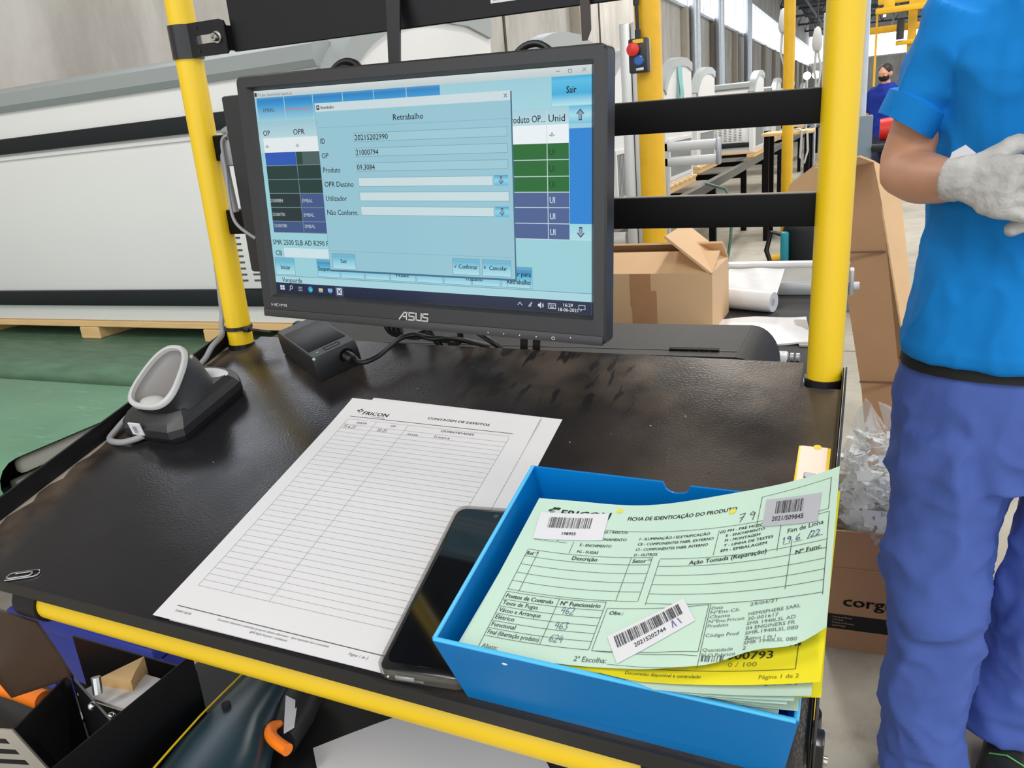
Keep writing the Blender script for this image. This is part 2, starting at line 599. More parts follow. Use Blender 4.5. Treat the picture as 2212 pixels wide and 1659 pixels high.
# a saw-cut joint across the floor
g = MB().box((-4.6, 4.6, 0.0), (10, 4.612, 0.0012)).build('floor_joint', pm('joint_filler', (104, 98, 88), 0.8))
g.parent = bpy.data.objects['floor']
roof = struct(MB().box((-4.8, -5, 7.4), (11, 72, 7.5)).build('ceiling', pm('dark_roof_sheet', (62, 62, 62), 0.8)))
M_beam = pm('roof_steel', (74, 74, 76), 0.6)
for k in range(11):
    y = 6 + k * 6
    b = MB()
    b.box((-4.7, y - .08, 6.2), (10.8, y + .08, 6.32)).box((-4.7, y - .08, 7.2), (10.8, y + .08, 7.32))
    for i in range(18):
        x = -4.6 + i * .86
        b.tube([(x, y, 6.26), (x + .43, y, 7.26), (x + .86, y, 6.26)], .035, 6)
    o = b.build('roof_truss', M_beam)
    o.parent = roof
for k in range(6):
    o = MB().tube([(-3 + k * 2.1, 2, 6.0 + .1 * (k % 2)), (-3 + k * 2.1, 70, 6.0 + .1 * (k % 2))], .05, 8).build('overhead_pipe', M_beam)
    o.parent = roof
for k in range(7):
    y = 9 + k * 8
    for x in (0.6, 4.2):
        o = MB().box((x - .09, y - .7, 5.9), (x + .09, y + .7, 6.0)).build('lamp_housing', M_galv)
        o.parent = roof
        o2 = MB().box((x - .07, y - .66, 5.875), (x + .07, y + .66, 5.9)).build('lamp_tube', M_lampglow)
        o2.parent = o

wl = struct(MB().box((-4.8, -5, 0), (-4.6, 72, 4.0)).box((-4.8, -5, 5.35), (-4.6, 72, 7.4)).box((-4.8, -5, 4.0), (-4.6, 2.6, 5.35)).build('wall_left', M_wall))
M_pil = pm('concrete_pilaster', (172, 164, 150), 0.85, var=0.1)
M_gap = pm('dark_joint', (70, 66, 58), 0.9)
for k in range(14):
    y = 9.0 + k * 4.4
    o = MB().box((-4.6, y, 0), (-4.42, y + .30, 3.96), r=.01).build('pilaster', M_pil)
    o.parent = wl
    o = MB().box((-4.6, y + 1.6, 0), (-4.585, y + 1.66, 4.0)).build('panel_joint', M_gap)
    o.parent = wl
for y in (22.6, 26.5, 33.0):
    o = MB().tube([(-4.3, y, 0), (-4.3, y, 7.2)], .15, 12).build('rain_pipe', M_galv)
    o.parent = wl
win = struct(MB().box((-4.62, 2.6, 3.96), (-4.5, 72, 4.03)).box((-4.62, 2.6, 5.32), (-4.5, 72, 5.39)).build('window_1', M_alu))
for k in range(57):  # nearest panes are unseen, added for the desk's reflection
    y = 2.6 + k * 1.2
    o = MB().box((-4.72, y, 4.03), (-4.68, y + 1.12, 5.32)).build('pane', M_day)
    o.parent = win
    o = MB().box((-4.66, y + 1.12, 4.03), (-4.56, y + 1.2, 5.32)).build('mullion', M_alu)
    o.parent = win
wb = struct(MB().box((-4.8, 71, 0), (11, 71.2, 4.2)).box((-4.8, 71, 6.2), (11, 71.2, 7.4)).build('wall_back', M_wall))
win2 = struct(MB().box((-4.6, 70.9, 4.15), (11, 71.0, 4.25)).box((-4.6, 70.9, 6.15), (11, 71.0, 6.25)).build('window_2', M_alu))
for k in range(6):
    x = -4.5 + k * 2.5
    o = MB().box((x, 71.1, 4.25), (x + 2.3, 71.15, 6.15)).build('pane', M_day)
    o.parent = win2

# ------------------------------------------------------------------ conveyors along the left side
bc = thing('belt_conveyor', 'green conveyor belt running under the nearest pallet', 'conveyor', T(0, 0, 0))
def belt_loop(x0, x1, y0, y1, z, r):
    P = []
    for k in range(9):
        a = PI / 2 + PI * k / 8
        P.append((y0 + r + r * math.cos(a), z - r + r * math.sin(a)))
    for k in range(9):
        a = -PI / 2 + PI * k / 8
        P.append((y1 - r + r * math.cos(a), z - r + r * math.sin(a)))
    n = 10
    return MB().loft([[(x0 + (x1 - x0) * i / n, y, zz) for y, zz in P] for i in range(n + 1)], (True, False))
belt_loop(-4.3, -1.22, 1.60, 3.0, .766, .05).build('belt', M_shadedbelt, bc)
MB().box((-4.3, 1.66, .56), (-1.22, 2.96, .66)).build('conveyor_frame', M_rail, bc)
for x in (-3.9, -2.6, -1.32):
    for y in (1.75, 2.8):
        MB().box((x - .03, y, 0), (x + .03, y + .06, .56)).build('leg', M_rail, bc)
bc2 = thing('belt_conveyor', 'nearer green conveyor belt with its rounded end beside the desk', 'conveyor', T(0, 0, 0))
belt_loop(-4.3, -1.775, 0.99, 1.575, .742, .055).build('belt', M_belt, bc2)
MB().box((-4.3, 1.08, .50), (-1.92, 1.5, .70)).build('conveyor_frame', M_rail, bc2)
MB().box((-1.87, 1.085, .672), (-1.84, 1.55, .712), r=.014, seg=3).build('side_rail', pm('cream_rail', (206, 200, 188), .4), bc2)
MB().box((-1.88, 1.07, .52), (-1.85, 1.55, .662), r=.008).build('side_plate', pm('cream_plate', (188, 180, 166), .5), bc2)
for x in (-3.9, -1.9):
    for y in (1.1, 1.42):
        MB().box((x - .03, y, 0), (x + .03, y + .06, .5)).build('leg', M_rail, bc2)
rc = thing('rail_conveyor', 'long black rail conveyor carrying the row of palleted freezers', 'conveyor', T(0, 0, 0))
for x in (-1.28, -2.6, -3.9):
    MB().box((x - .03, 3.05, .69), (x + .03, 27, .766)).build('rail', M_blackgloss if x > -2 else M_rail, rc)
for k in range(12):
    y = 3.3 + k * 2.05
    for x in (-1.28, -3.9):
        MB().box((x - .03, y, 0), (x + .03, y + .06, .69)).build('leg', M_rail, rc)
    MB().box((-3.9, y + .01, .60), (-1.28, y + .05, .66)).build('cross_beam', M_rail, rc)

# ------------------------------------------------------------------ chest freezers on pallets
def make_pallet():
    t = thing('pallet', 'pine pallet on the green belt under the nearest freezer', 'pallet', T(0, 0, 0), 'pine pallets under the freezers')
    for k in range(6):
        y = k * .19
        MB().box((-2.75, y, .046), (0.03, y + .145, .068), r=.003, seg=1).build('deck_board', M_wood, t)
    for x in (-2.70, -1.98, -1.30, -0.69, -0.08):
        MB().box((x, 0.0, 0), (x + .10, 1.09, .045), r=.004, seg=1).build('stringer', M_wood, t)
    return t
def make_freezer():
    t = thing('chest_freezer', 'white long island freezer with charcoal bumpers on the nearest pallet', 'freezer', T(0, 0, 0), 'white chest freezers along the conveyor')
    LN = -2.62
    MB().box((LN, 0.012, 0), (-.05, 1.05, .755), r=.006).build('body', M_white, t)
    prof = [(0.0, .742), (-.012, .76), (-.008, .80), (.015, .818), (.07, .822), (.07, .742)]
    MB().loft([[(x, y, z) for y, z in prof] for x in (LN, -.05)]).build('top_rim', M_rimgrey, t)
    for z0, z1 in ((.605, .656), (.06, .115)):
        MB().box((LN, -.012, z0), (-.05, .012, z1), r=.006).build('bumper_band', M_band, t)
    for z0 in (.585,):
        MB().box((LN, .004, z0), (-.05, .012, z0 + .012)).build('body_crease', M_white, t)
    # raised end panel: front edge, quarter arc, flat top
    arc = [(0, .70)] + [(.66 * (.35 * a / (PI / 2) + .65 * (1 - math.cos(a))), .70 + .25 * math.sin(a)) for a in [PI / 2 * k / 12 for k in range(1, 13)]]
    out = [(0, 0), (1.06, 0), (1.06, .92), (.86, .95)] + list(reversed(arc))
    MB().prism(out, -.05, .0, Matrix(((0, 0, 1, 0), (1, 0, 0, 0), (0, 1, 0, 0), (0, 0, 0, 1)))).build('end_panel', M_white, t)
    edge = [(y, z) for y, z in arc] + [(.86, .95), (1.06, .92)]
    rings = []
    for i, (y, z) in enumerate(edge):
        a = edge[max(0, i - 1)]
        b = edge[min(len(edge) - 1, i + 1)]
        d = Vector((b[0] - a[0], b[1] - a[1])).normalized()
        nx, nz = -d.y, d.x
        rings.append([(-.062, y - nx * .055, z - nz * .055), (-.062, y + nx * .012, z + nz * .012), (.012, y + nx * .012, z + nz * .012), (.012, y - nx * .055, z - nz * .055)])
    MB().loft(rings).build('end_trim', M_rimgrey, t)
    MB().box((LN, .06, .80), (-.06, .9, .812)).build('glass_lid', pm('freezer_glass', (150, 165, 170), .08, spec=.6) if 'freezer_glass' not in bpy.data.materials else bpy.data.materials['freezer_glass'], t)
    # vent plate on the front with rows of slots
    vp = MB().box((-.56, -.004, .118), (-.10, .013, .345), r=.004).build('vent_plate', M_white, t)
    M_slot = bpy.data.materials.get('dark_slot') or pm('dark_slot', (78, 80, 80), .7)
    for c_ in range(7):
        for r_ in range(10):
            x = -.535 + c_ * .06
            z = .142 + r_ * .0195
            MB().box((x, -.0056, z), (x + .034, -.0036, z + .006)).build('vent_slot', M_slot, vp)
    # side grille in the end panel
    fr = MB()
    for a, b in (((.0, .08, .03), (.014, .98, .055)), ((.0, .08, .32), (.014, .98, .345)), ((.0, .08, .03), (.014, .11, .345)), ((.0, .95, .03), (.014, .98, .345))):
        fr.box(a, b)
    sg = fr.build('side_grille', M_white, t)
    mesh = MB()
    mesh.box((.001, .11, .055), (.003, .95, .32))
    mo = mesh.build('grille_back', bpy.data.materials['dark_slot'], sg)
    bars = MB()
    for k in range(26):
        y = .115 + k * .032
        bars.box((.003, y, .055), (.008, y + .016, .32))
    bars.build('grille_bars', M_rimgrey, sg)
    return t
pal0 = make_pallet()
frz0 = make_freezer()
ORD = ['nearest', 'second', 'third', 'fourth', 'fifth', 'sixth', 'seventh', 'eighth', 'ninth']
FY = [(1.92, -1.352), (3.35, -1.40), (4.72, -1.42), (6.2, -1.42), (8.2, -1.56), (10.4, -1.29), (14.4, -1.45), (17.2, -1.45), (20.4, -1.45)]
for i, (y, x) in enumerate(FY):
    p_ = pal0 if i == 0 else copy_tree(pal0)
    f_ = frz0 if i == 0 else copy_tree(frz0)
    p_.location = (x, y, .766)
    f_.location = (x, y, .834)
    if i:
        p_['label'] = 'pine pallet under the %s freezer counted from the desk' % ORD[i]
        f_['label'] = '%s white chest freezer from the desk, standing along the rail conveyor' % ORD[i]
# torn teal wrapping taped to the end of one freezer
o = MB().sheet(6, 10, lambda u, v, n_: (-1.395 + n_ + .012 * math.sin(6 * u + 5 * v), 6.62 + .16 * u * (1 - .6 * v) + .05 * v, 1.42 + .30 * v), .003).build('wrapping_strip', pm('teal_film', (140, 205, 205), .3, var=.2, scale=10))
tag(o, 'torn teal plastic strip stuck on a freezer end panel', 'plastic strip')

# ------------------------------------------------------------------ posts and machines behind the desk
def column(x, y, r, label, h=7.2):
    t = thing('steel_column', label, 'column', T(x, y, 0), 'round yellow steel columns')
    MB().cyl((0, 0, h / 2), r, h, 28).build('shaft', M_column, t)
    MB().box((-.13, -.13, 0), (.13, .13, .014)).build('base_plate', M_column, t)
    return t
column(-.738, 3.0, .047, 'thick yellow column carrying the emergency stop box')
column(-.650, 7.6, .047, 'slim yellow column standing farther off between the rails')

es = thing('emergency_stop_box', 'black control box with red and blue buttons on the yellow column', 'control box', T(-.756, 2.938, 1.568))
MB().box((-.034, -.026, -.057), (.034, .012, .057), r=.006).build('housing', M_plastic, es)
MB().box((-.032, .012, -.055), (.036, .026, .055), r=.004).build('back_box', M_grey, es)
MB().lathe([(.012, 0), (.012, .012), (.021, .014), (.023, .02), (.021, .027), (.012, .031), (.001, .032)], 24, T(-.012, -.026, .020) @ RX(PI / 2)).build('stop_button', M_red, es)
MB().lathe([(.018, 0), (.018, .006), (.014, .010), (.001, .011)], 24, T(.004, -.026, -.017) @ RX(PI / 2)).build('reset_button', M_bluebtn, es)
MB().box((-.016, -.0285, .040), (.022, -.026, .053)).build('yellow_plate', M_yellow, es)
MB().box((-.008, -.0285, -.050), (.020, -.026, -.041), r=.001).build('cable_gland_label', M_alu, es)
cb = MB().tube([(-.002, -.006, .057), (-.002, -.006, .10), (-.004, -.004, .16), (-.006, 0, .30), (-.006, 0, .9)], .0065, 10).tube([(-.002, -.006, .056), (-.002, -.006, .085)], .011, 10).tube([(-.005, -.002, .165), (-.0055, -.001, .20)], .011, 10)
cb.build('cable', M_rubber, es)

st = thing('aluminium_stand', 'grey aluminium profile stand left of the thick yellow column', 'frame', T(0, 0, 0))
for dx in (0, .047):
    MB().box((-.93 + dx, 3.30, 0), (-.886 + dx, 3.345, 1.72), r=.004).build('upright', M_alu, st)
MB().box((-.935, 3.295, 1.02), (-.835, 3.35, 1.03)).build('joint_strip', M_band, st)
for z in (.72, .86, .98):
    MB().cyl((-1.04, 3.32, z), .035, .20, 16, axis='X').build('roller', M_grey, st)
cf = thing('aluminium_rail_stand', 'double aluminium rail on a post between column and far freezers', 'frame', T(0, 0, 0))
for z in (1.165, 1.085):
    MB().box((-1.2, 4.45, z), (-.735, 4.50, z + .05), r=.005).build('rail', M_alu, cf)
MB().box((-.745, 4.44, 1.08), (-.725, 4.51, 1.22), r=.006).build('end_block', M_galv, cf)
MB().box((-1.06, 4.45, 0), (-1.01, 4.5, 1.22)).build('post', M_alu, cf)
MB().box((-1.35, 4.42, 1.28), (-.98, 4.52, 1.40), r=.02).build('motor', M_dark, cf)
MB().box((-1.24, 4.45, 1.21), (-1.19, 4.5, 1.28)).build('motor_foot', M_dark, cf)
gp = MB().box((-.300, 5.97, 0), (-.262, 6.01, 1.9), r=.004).build('aluminium_post', M_alu)
tag(gp, 'thin light grey post just left of the right desk pole', 'post')
tg = thing('galvanised_pole', 'galvanised pole rising behind the right yellow desk pole', 'pole', T(-.06, 6.3, 0))
MB().cyl((0, 0, 3.6), .04, 7.2, 16).build('tube', M_galv, tg)
MB().cyl((0, 0, .02), .09, .04, 16).build('foot', M_galv, tg)
gs = thing('grey_machine_stand', 'blue-grey steel stand below the galvanised pole', 'stand', T(-.02, 5.6, 0))
MB().box((-.085, -.07, 0), (.045, .07, 1.245), r=.008).build('cabinet', M_bluegrey, gs)
MB().box((.045, -.16, 1.03), (.30, .16, 1.06), r=.004).build('shelf', M_band, gs)
bk = thing('red_bucket', 'red bucket lying on its side on the grey stand', 'bucket', T(.065, 5.6, 1.151) @ RY(PI / 2))
MB().lathe([(.0, 0), (.065, 0), (.085, .15), (.089, .15), (.089, .16), (.08, .16), (.06, .008), (.0, .008)], 24).build('pail', M_red, bk)

# overhead yellow crane frame and hanging hoists
cr = thing('overhead_crane', 'yellow overhead light crane with beams and trolley', 'crane', T(0, 13, 0))
for a, b in (((.02, 0, 2.42), (1.9, .09, 2.50)), ((.05, .9, 2.62), (2.1, 1.0, 2.72)), ((-.05, .4, 2.20), (1.9, .5, 2.29)), ((.3, .2, 2.0), (2.0, .28, 2.06))):
    MB().box(a, b, r=.01).build('beam', M_column, cr)
for x in (.12, .55, 1.0):
    MB().box((x, .02, 2.45), (x + .14, .10, 2.66), r=.02).build('trolley', M_column, cr)
MB().box((.45, .3, .0), (.56, .4, 2.6)).build('post', M_column, cr)
MB().box((.03, .3, .0), (.06, .33, 2.5)).build('post', M_column, cr)
MB().cyl((.35, .2, 2.2), .05, .25, 12).build('hoist_motor', M_dark, cr)
for i, (x, y, z, lb) in enumerate(((-.83, 9.0, 2.10, 'grey pear shaped hoist handle hanging left of the far yellow column'), (-.50, 8.9, 1.88, 'grey pear shaped hoist handle hanging right of the far yellow column'))):
    h = thing('hoist_handle', lb, 'hoist', T(x, y, z), 'hanging hoist handles')
    MB().lathe([(.01, .17), (.03, .15), (.045, .07), (.05, .0), (.036, -.05), (.015, -.06)], 16).build('grip', M_grey, h)
    MB().tube([(0, 0, .16), (0, 0, 5.2)], .008, 6).build('cord', M_rubber, h)
    MB().tube([(.01, 0, -.05), (.04, 0, -.2), (.02, .02, -.42), (-.02, 0, -.25), (-.01, 0, -.05)], .012, 6).build('hose', M_grey, h)
for i, x in enumerate((-.62, -.53)):
    b = thing('round_lamp', 'round white lamp on a thin stem, %s of two beyond the far column' % ('left' if i == 0 else 'right'), 'lamp', T(x, 9.4, 0), 'pair of round lamps')
    MB().ball((0, 0, 1.62), .04).build('bulb', M_lampglow, b)
    MB().tube([(0, 0, 0), (0, 0, 1.60)], .012, 8).build('stem', M_galv, b)
    MB().cyl((0, 0, .01), .035, .02, 16).build('foot', M_galv, b)
wt = thing('wooden_table', 'pale wooden table top on dark legs behind the far column', 'table', T(-.85, 8.6, 0))
MB().box((-.14, 0, 1.06), (.34, .6, 1.09), r=.004).build('table_top', M_wood, wt)
for x, y in ((-.12, .05), (.27, .05), (-.12, .52), (.27, .52)):
    MB().box((x, y, 0), (x + .05, y + .05, 1.06)).build('leg', M_rail, wt)
MB().box((-.12, .1, .3), (.3, .55, .33)).build('lower_shelf', M_rail, wt)
hs = MB().tube([(-.70, 8.75, 1.103), (-.62, 8.60, 1.106), (-.60, 8.57, 1.09), (-.61, 8.55, .84), (-.57, 8.55, .78), (-.54, 8.555, .9), (-.55, 8.57, 1.09), (-.56, 8.62, 1.106)], .010, 8).build('white_hose', M_grey)
tag(hs, 'white hose looped over the edge of the wooden table', 'hose')

# vacuum / bucket by the far column
vc = thing('vacuum_cleaner', 'dark grey and teal tub vacuum on the floor by the far column', 'vacuum cleaner', T(-.50, 7.35, 0))
MB().lathe([(.12, 0), (.135, .02), (.15, .20), (.155, .30), (.14, .34), (.09, .38), (.02, .39)], 24).build('tub', M_band, vc)
MB().box((-.16, -.17, .02), (-.09, -.09, .30), r=.02).build('teal_grip', pm('teal_plastic', (30, 140, 156), .4), vc)
MB().tube([(-.12, -.1, .26), (-.24, -.12, .30), (-.28, -.12, .14), (-.24, -.15, .03), (-.12, -.2, .02)], .022, 10).build('hose', M_rubber, vc)
ghs = MB().tube([(-1.02, 6.4, .02), (-.98, 6.5, .35), (-.97, 6.55, .62), (-1.03, 6.6, .75), (-1.20, 6.65, .80)], .012, 8).build('green_hose', pm('green_hose', (70, 110, 90), .5))
tag(ghs, 'thin green hose hanging down behind the cardboard box', 'hose')

# ------------------------------------------------------------------ black table behind the desk
bt = thing('packing_table', 'black packing table behind the desk', 'table', T(0, 0, 0))
MB().box((-1.05, .80, .97), (-.055, 1.62, 1.0), r=.004).build('table_top', pm('black_table_mat', (38, 37, 36), .6, var=.15, scale=14, bump=.03, spec=.25), bt)
for x, y in ((-1.0, .85), (-.12, .85), (-1.0, 1.55), (-.12, 1.55)):
    MB().box((x, y, 0), (x + .05, y + .05, .97)).build('leg', M_alu, bt)
# low black cabinet with a rounded end and a piano hinge
bcab = thing('black_cabinet', 'low black cabinet with rounded end and hinged lid behind the desk', 'cabinet', T(0, 0, 0))
outl = [(-.80, .0), (-.10, .0), (-.10, .03)] + [(-.122 + .034 * math.sin(a) , .055 + .045 * math.cos(a)) for a in [PI / 2 - PI / 2 * k / 8 for k in range(9)]] + [(-.80, .10)]
MB().prism(outl, .845, .985, Matrix(((1, 0, 0, 0), (0, 0, 1, 0), (0, 1, 0, 1.0), (0, 0, 0, 1)))).build('housing', pm('black_worn_lid', (38, 35, 33), .55, var=.2, scale=16, spec=.25), bcab)
MB().box((-.80, .866, 1.0995), (-.124, .868, 1.1005)).build('lid_seam', M_dark, bcab)
MB().box((-.1228, .8455, 1.0995), (-.1220, .985, 1.1004)).build('edge_seam', M_band, bcab)
hg = MB()
for k in range(5):
    hg.cyl((-.195 + .0115 * k, .867, 1.1015), .0022, .0108, 10, axis='X')
hg.build('hinge', M_blackgloss, bcab)

# opened cardboard carton
cx = thing('cardboard_box', 'opened cardboard box with brown tape on the packing table', 'box', T(-.40, 1.385, 1.0) @ RZ(-.02))
w_, d_, h_ = .175, .155, .104
t_ = .004
for nm, a, b in (('front_panel', (-w_, -d_ / 2, 0), (w_, -d_ / 2 + t_, h_)), ('back_panel', (-w_, d_ / 2 - t_, 0), (w_, d_ / 2, h_)), ('side_panel', (-w_, -d_ / 2 + t_, 0), (-w_ + t_, d_ / 2 - t_, h_)), ('side_panel', (w_ - t_, -d_ / 2 + t_, 0), (w_, d_ / 2 - t_, h_)), ('bottom_panel', (-w_ + t_, -d_ / 2 + t_, 0), (w_ - t_, d_ / 2 - t_, t_))):
    MB().box(a, b).build(nm, M_card, cx)
MB().box((-w_, -.0, 0), (w_, .004, .075), M=T(0, -d_ / 2, h_) @ RX(-1.22)).build('front_flap', M_card, cx)
MB().box((-w_, -.004, 0), (w_, 0, .07), M=T(0, d_ / 2, h_) @ RX(1.0)).build('back_flap', M_card, cx)
MB().box((-.004, -d_ / 2, 0), (0, d_ / 2, .10), M=T(w_, 0, h_) @ RY(-.88)).build('right_flap', M_card, cx)
MB().box((0, -d_ / 2, 0), (.004, d_ / 2, .10), M=T(-w_, 0, h_) @ RY(-.5)).build('left_flap', M_card, cx)
MB().box((.033, -d_ / 2 - .0006, .045), (.070, -d_ / 2, h_)).build('tape_strip', M_tape, cx)
MB().box((.036, -d_ / 2 - .0010, .0), (.080, -d_ / 2 - .0004, .074)).build('tape_patch', M_tape, cx)

# film rolls, bags and the sealing frame on the table
rl = thing('film_roll', 'white roll of film lying on the packing table', 'roll', T(-.193, 1.475, 1.0195) @ RZ(-.36))
MB().lathe([(.007, -.052), (.0182, -.053), (.0192, -.049), (.0192, .049), (.0182, .053), (.007, .052)], 28, RY(PI / 2)).build('film', M_white2, rl)
MB().cyl((0, 0, 0), .007, .1045, 14, axis='X').build('core', M_grey, rl)
bg = MB().sheet(14, 8, lambda u, v, n_: (-.248 + .105 * u + .006 * v, 1.502 + .09 * v, 1.022 + .034 * v + .0015 * math.sin(9 * u + 3 * v) + n_), .002).build('stacked_bags', M_white2)
tag(bg, 'white plastic bags hanging over the film roll', 'bags')
bs = MB().sheet(10, 8, lambda u, v, n_: (-.255 + .17 * u + .02 * (1 - v), 1.22 + .17 * v - .09 * (1 - u) * 0 + .03 * u, 1.0035 + .002 * math.sin(8 * u + 4 * v) + n_), .003).build('white_bag', M_white2)
tag(bs, 'white plastic bag lying flat on the packing table', 'bag')
bs2 = MB().sheet(8, 6, lambda u, v, n_: (-.103 + .02 * u + .02 * (1 - v), 1.235 + .16 * v, 1.003 + n_), .0025).build('clear_bag_edge', pm('smoky_film', (160, 152, 146), .3, var=.1))
tag(bs2, 'smoky clear plastic bag edge under the white bag', 'bag')
tl = thing('white_marker', 'white pen shaped tool lying at the table edge', 'tool', T(-.105, 1.16, 1.0065) @ RZ(-.05))
MB().box((-.032, -.012, -.0065), (.012, .012, .0065), r=.004).build('handle', M_white2, tl)
for x in (.018, .026):
    MB().cyl((x, 0, 0), .0065, .005, 12, axis='X').build('ring', M_alu, tl)
fr_ = thing('bag_sealer_frame', 'clear plastic and aluminium frame at the back of the packing table', 'frame', T(0, 0, 0))
MB().box((-.33, 1.60, 1.0), (-.02, 1.615, 1.025), r=.002).build('bottom_rail', M_alu, fr_)
MB().box((-.33, 1.60, 1.025), (-.02, 1.604, 1.055)).build('clear_sheet', M_clear, fr_)
MB().box((-.33, 1.598, 1.054), (-.02, 1.62, 1.066), r=.005).build('top_rail', M_white2, fr_)
MB().box((-.345, 1.57, 1.0), (-.33, 1.63, 1.062), r=.003).build('end_plate', M_alu, fr_)
MB().box((-.02, 1.59, 1.0), (-.012, 1.625, 1.05), r=.003).build('end_plate', M_alu, fr_)
MB().cyl((-.007, 1.60, 1.018), .008, .010, 14, axis='X').build('knob', M_white2, fr_)

# tall cardboard sheet folded into a corner, leaning
def cpt(x, z, y=2.9):
    return (x, y, z)
tc_ = thing('tall_cardboard', 'tall folded cardboard sheet standing behind the desk', 'cardboard', T(0, 0, 0))
def panel(pts, th=.006, nrm=(0, 1, 0)):
    n_ = Vector(nrm).normalized() * th
    return MB().loft([[Vector(q) for q in pts], [Vector(q) + n_ for q in pts]])
panel([(.062, 2.92, 0.0), (.20, 2.86, 0.0), (.155, 2.84, .50), (.052, 2.86, 1.02), (.02, 2.87, 1.16), (-.10, 2.9, 1.14), (-.06, 2.92, .80), (.02, 2.93, .35)]).build('left_panel', M_midcard, tc_)
panel([(.20, 2.86, 0.0), (.27, 2.98, 0.0), (.185, 2.96, .55), (.115, 2.95, 1.0), (.10, 2.95, 1.10), (.02, 2.87, 1.16), (.052, 2.86, 1.02), (.155, 2.84, .50)], nrm=(-1, .6, 0)).build('right_panel', M_card, tc_)
panel([(-.10, 2.9, 1.14), (.02, 2.87, 1.16), (-.02, 2.70, 1.19), (-.15, 2.74, 1.16)], nrm=(0, 0, -1)).build('top_flap', M_card, tc_)
panel([(-.10, 2.9, 1.05), (-.24, 2.86, 1.075), (-.235, 2.84, 1.10), (-.15, 2.80, 1.165), (-.10, 2.86, 1.16)]).build('side_flap', M_card, tc_)
for z, a, b in ((.86, -.047, .072), (.40, .012, .150)):
    MB().box((a, 2.86, z), (b, 2.868, z + .006)).build('crease', pm('crease_line', (112, 80, 58), .8) if 'crease_line' not in bpy.data.materials else bpy.data.materials['crease_line'], tc_)

# low carton with lettering, filled with a bag of offcuts
lc = thing('lettered_box', 'brown cardboard box with black lettering on the floor by the worker', 'box', T(.09, 1.87, 0) @ RZ(.05))
LW, LD, LH = .135, .34, .345
for nm, a, b in (('front_panel', (-LW, 0, 0), (LW, .006, LH)), ('back_panel', (-LW, LD - .006, 0), (LW, LD, LH)), ('side_panel', (-LW, .006, 0), (-LW + .006, LD - .006, LH)), ('side_panel', (LW - .006, .006, 0), (LW, LD - .006, LH)), ('bottom_panel', (-LW + .006, .006, 0), (LW - .006, LD - .006, .006))):
    MB().box(a, b).build(nm, M_card2, lc)
MB().box((-LW, -.0025, .236), (LW, 0, .243), r=.001).build('score_line', M_card2, lc)
MB().box((-.13, -.0012, .062), (LW, 0, .105)).build('black_band', M_black, lc)
pr = Print((24, 22, 22))
pr.text(-.095, .133, 'corgr', .030, w=.118, bold=True)
for k, s_ in enumerate(('Clavos en Bobina', 'Coil Nails', 'Pointes en Rouleau', 'Spule Nagel')):
    pr.text(-.122, .0955 - k * .0085, '- ' + s_, .0048, col=(196, 160, 132))
pr.build('lettering', M_print, lc, lambda x, y, n_: (x, -.0015 - n_, y))
pb = thing('bag_of_offcuts', 'clear plastic bag of white offcuts in the lettered box', 'bag', T(.08, 2.02, .18))
fb = MB()
rr = random.Random(3)
from mathutils import noise as mnoise
def bagp(u, v, n_):
    a = 2 * PI * u
    t = PI * (v * .96 + .02)
    q = Vector((math.cos(a) * math.sin(t), math.sin(a) * math.sin(t), math.cos(t)))
    f1 = 1 - abs(mnoise.noise(q * 2.6 + Vector((3, 1, 7)))) * 2
    f2 = 1 - abs(mnoise.noise(q * 6.0)) * 2
    f3 = 1 - abs(mnoise.noise(q * 13.0)) * 2
    k = .90 + .10 * f1 + .07 * f2 + .035 * f3
    top = .20 * max(0, v - .62) * (1 + .5 * math.sin(3 * a + 1))
    return (.122 * k * math.sin(t) ** .8 * math.cos(a) - .35 * top, .15 * k * math.sin(t) ** .8 * math.sin(a), .17 - .165 * k * math.cos(t) + top)
MB().grid(110, 70, lambda u, v: bagp(u, v, 0)).build('film', M_film, pb, sharp=180)
oc = MB()
for k in range(420):
    a = rr.uniform(0, 2 * PI)
    q = math.sqrt(.45 + .55 * rr.random()) * .100
    zz = rr.uniform(.10, .34)
    sx, sy = rr.uniform(.008, .022), rr.uniform(.006, .015)
    oc.box((-sx, -sy, -.001), (sx, sy, .001), T(q * math.cos(a), q * 1.1 * math.sin(a), zz) @ RZ(rr.uniform(0, 6)) @ RX(rr.uniform(-1.2, 1.2)))
oo = oc.build('offcuts', pm('white_offcut', (240, 241, 240), .4, var=.03), pb)
oo['kind'] = 'stuff'
tgp = MB().box((-.045, -.001, -.018), (.03, .001, .018), T(.0, -.135, .20) @ RX(-.35) @ RZ(.0)).build('paper_tag', M_paper, pb)
pr = Print((40, 40, 44))
pr.text(-.03, -.006, '4', .012, bold=True)
pr.text(-.01, .006, '5/', .010)
pr.build('tag_writing', M_print, tgp, lambda x, y, n_: tuple(T(.0, -.135, .20) @ RX(-.35) @ Vector((x, -.0012 - n_, y))))

# ------------------------------------------------------------------ the workstation
BENCH = Matrix(((0.99974585, 0.00390051, 0.02220411, -0.72595), (-0.00398924, 0.99998423, 0.00395338, 0.34242), (-0.02218834, -0.00404095, 0.99974564, 1.03858), (0, 0, 0, 1)))
TILT = math.radians(13.922)
DESKL = RX(TILT)
DESK = BENCH @ DESKL
def d2b(x, d, n_):
    return tuple(DESKL @ Vector((x, d, n_)))

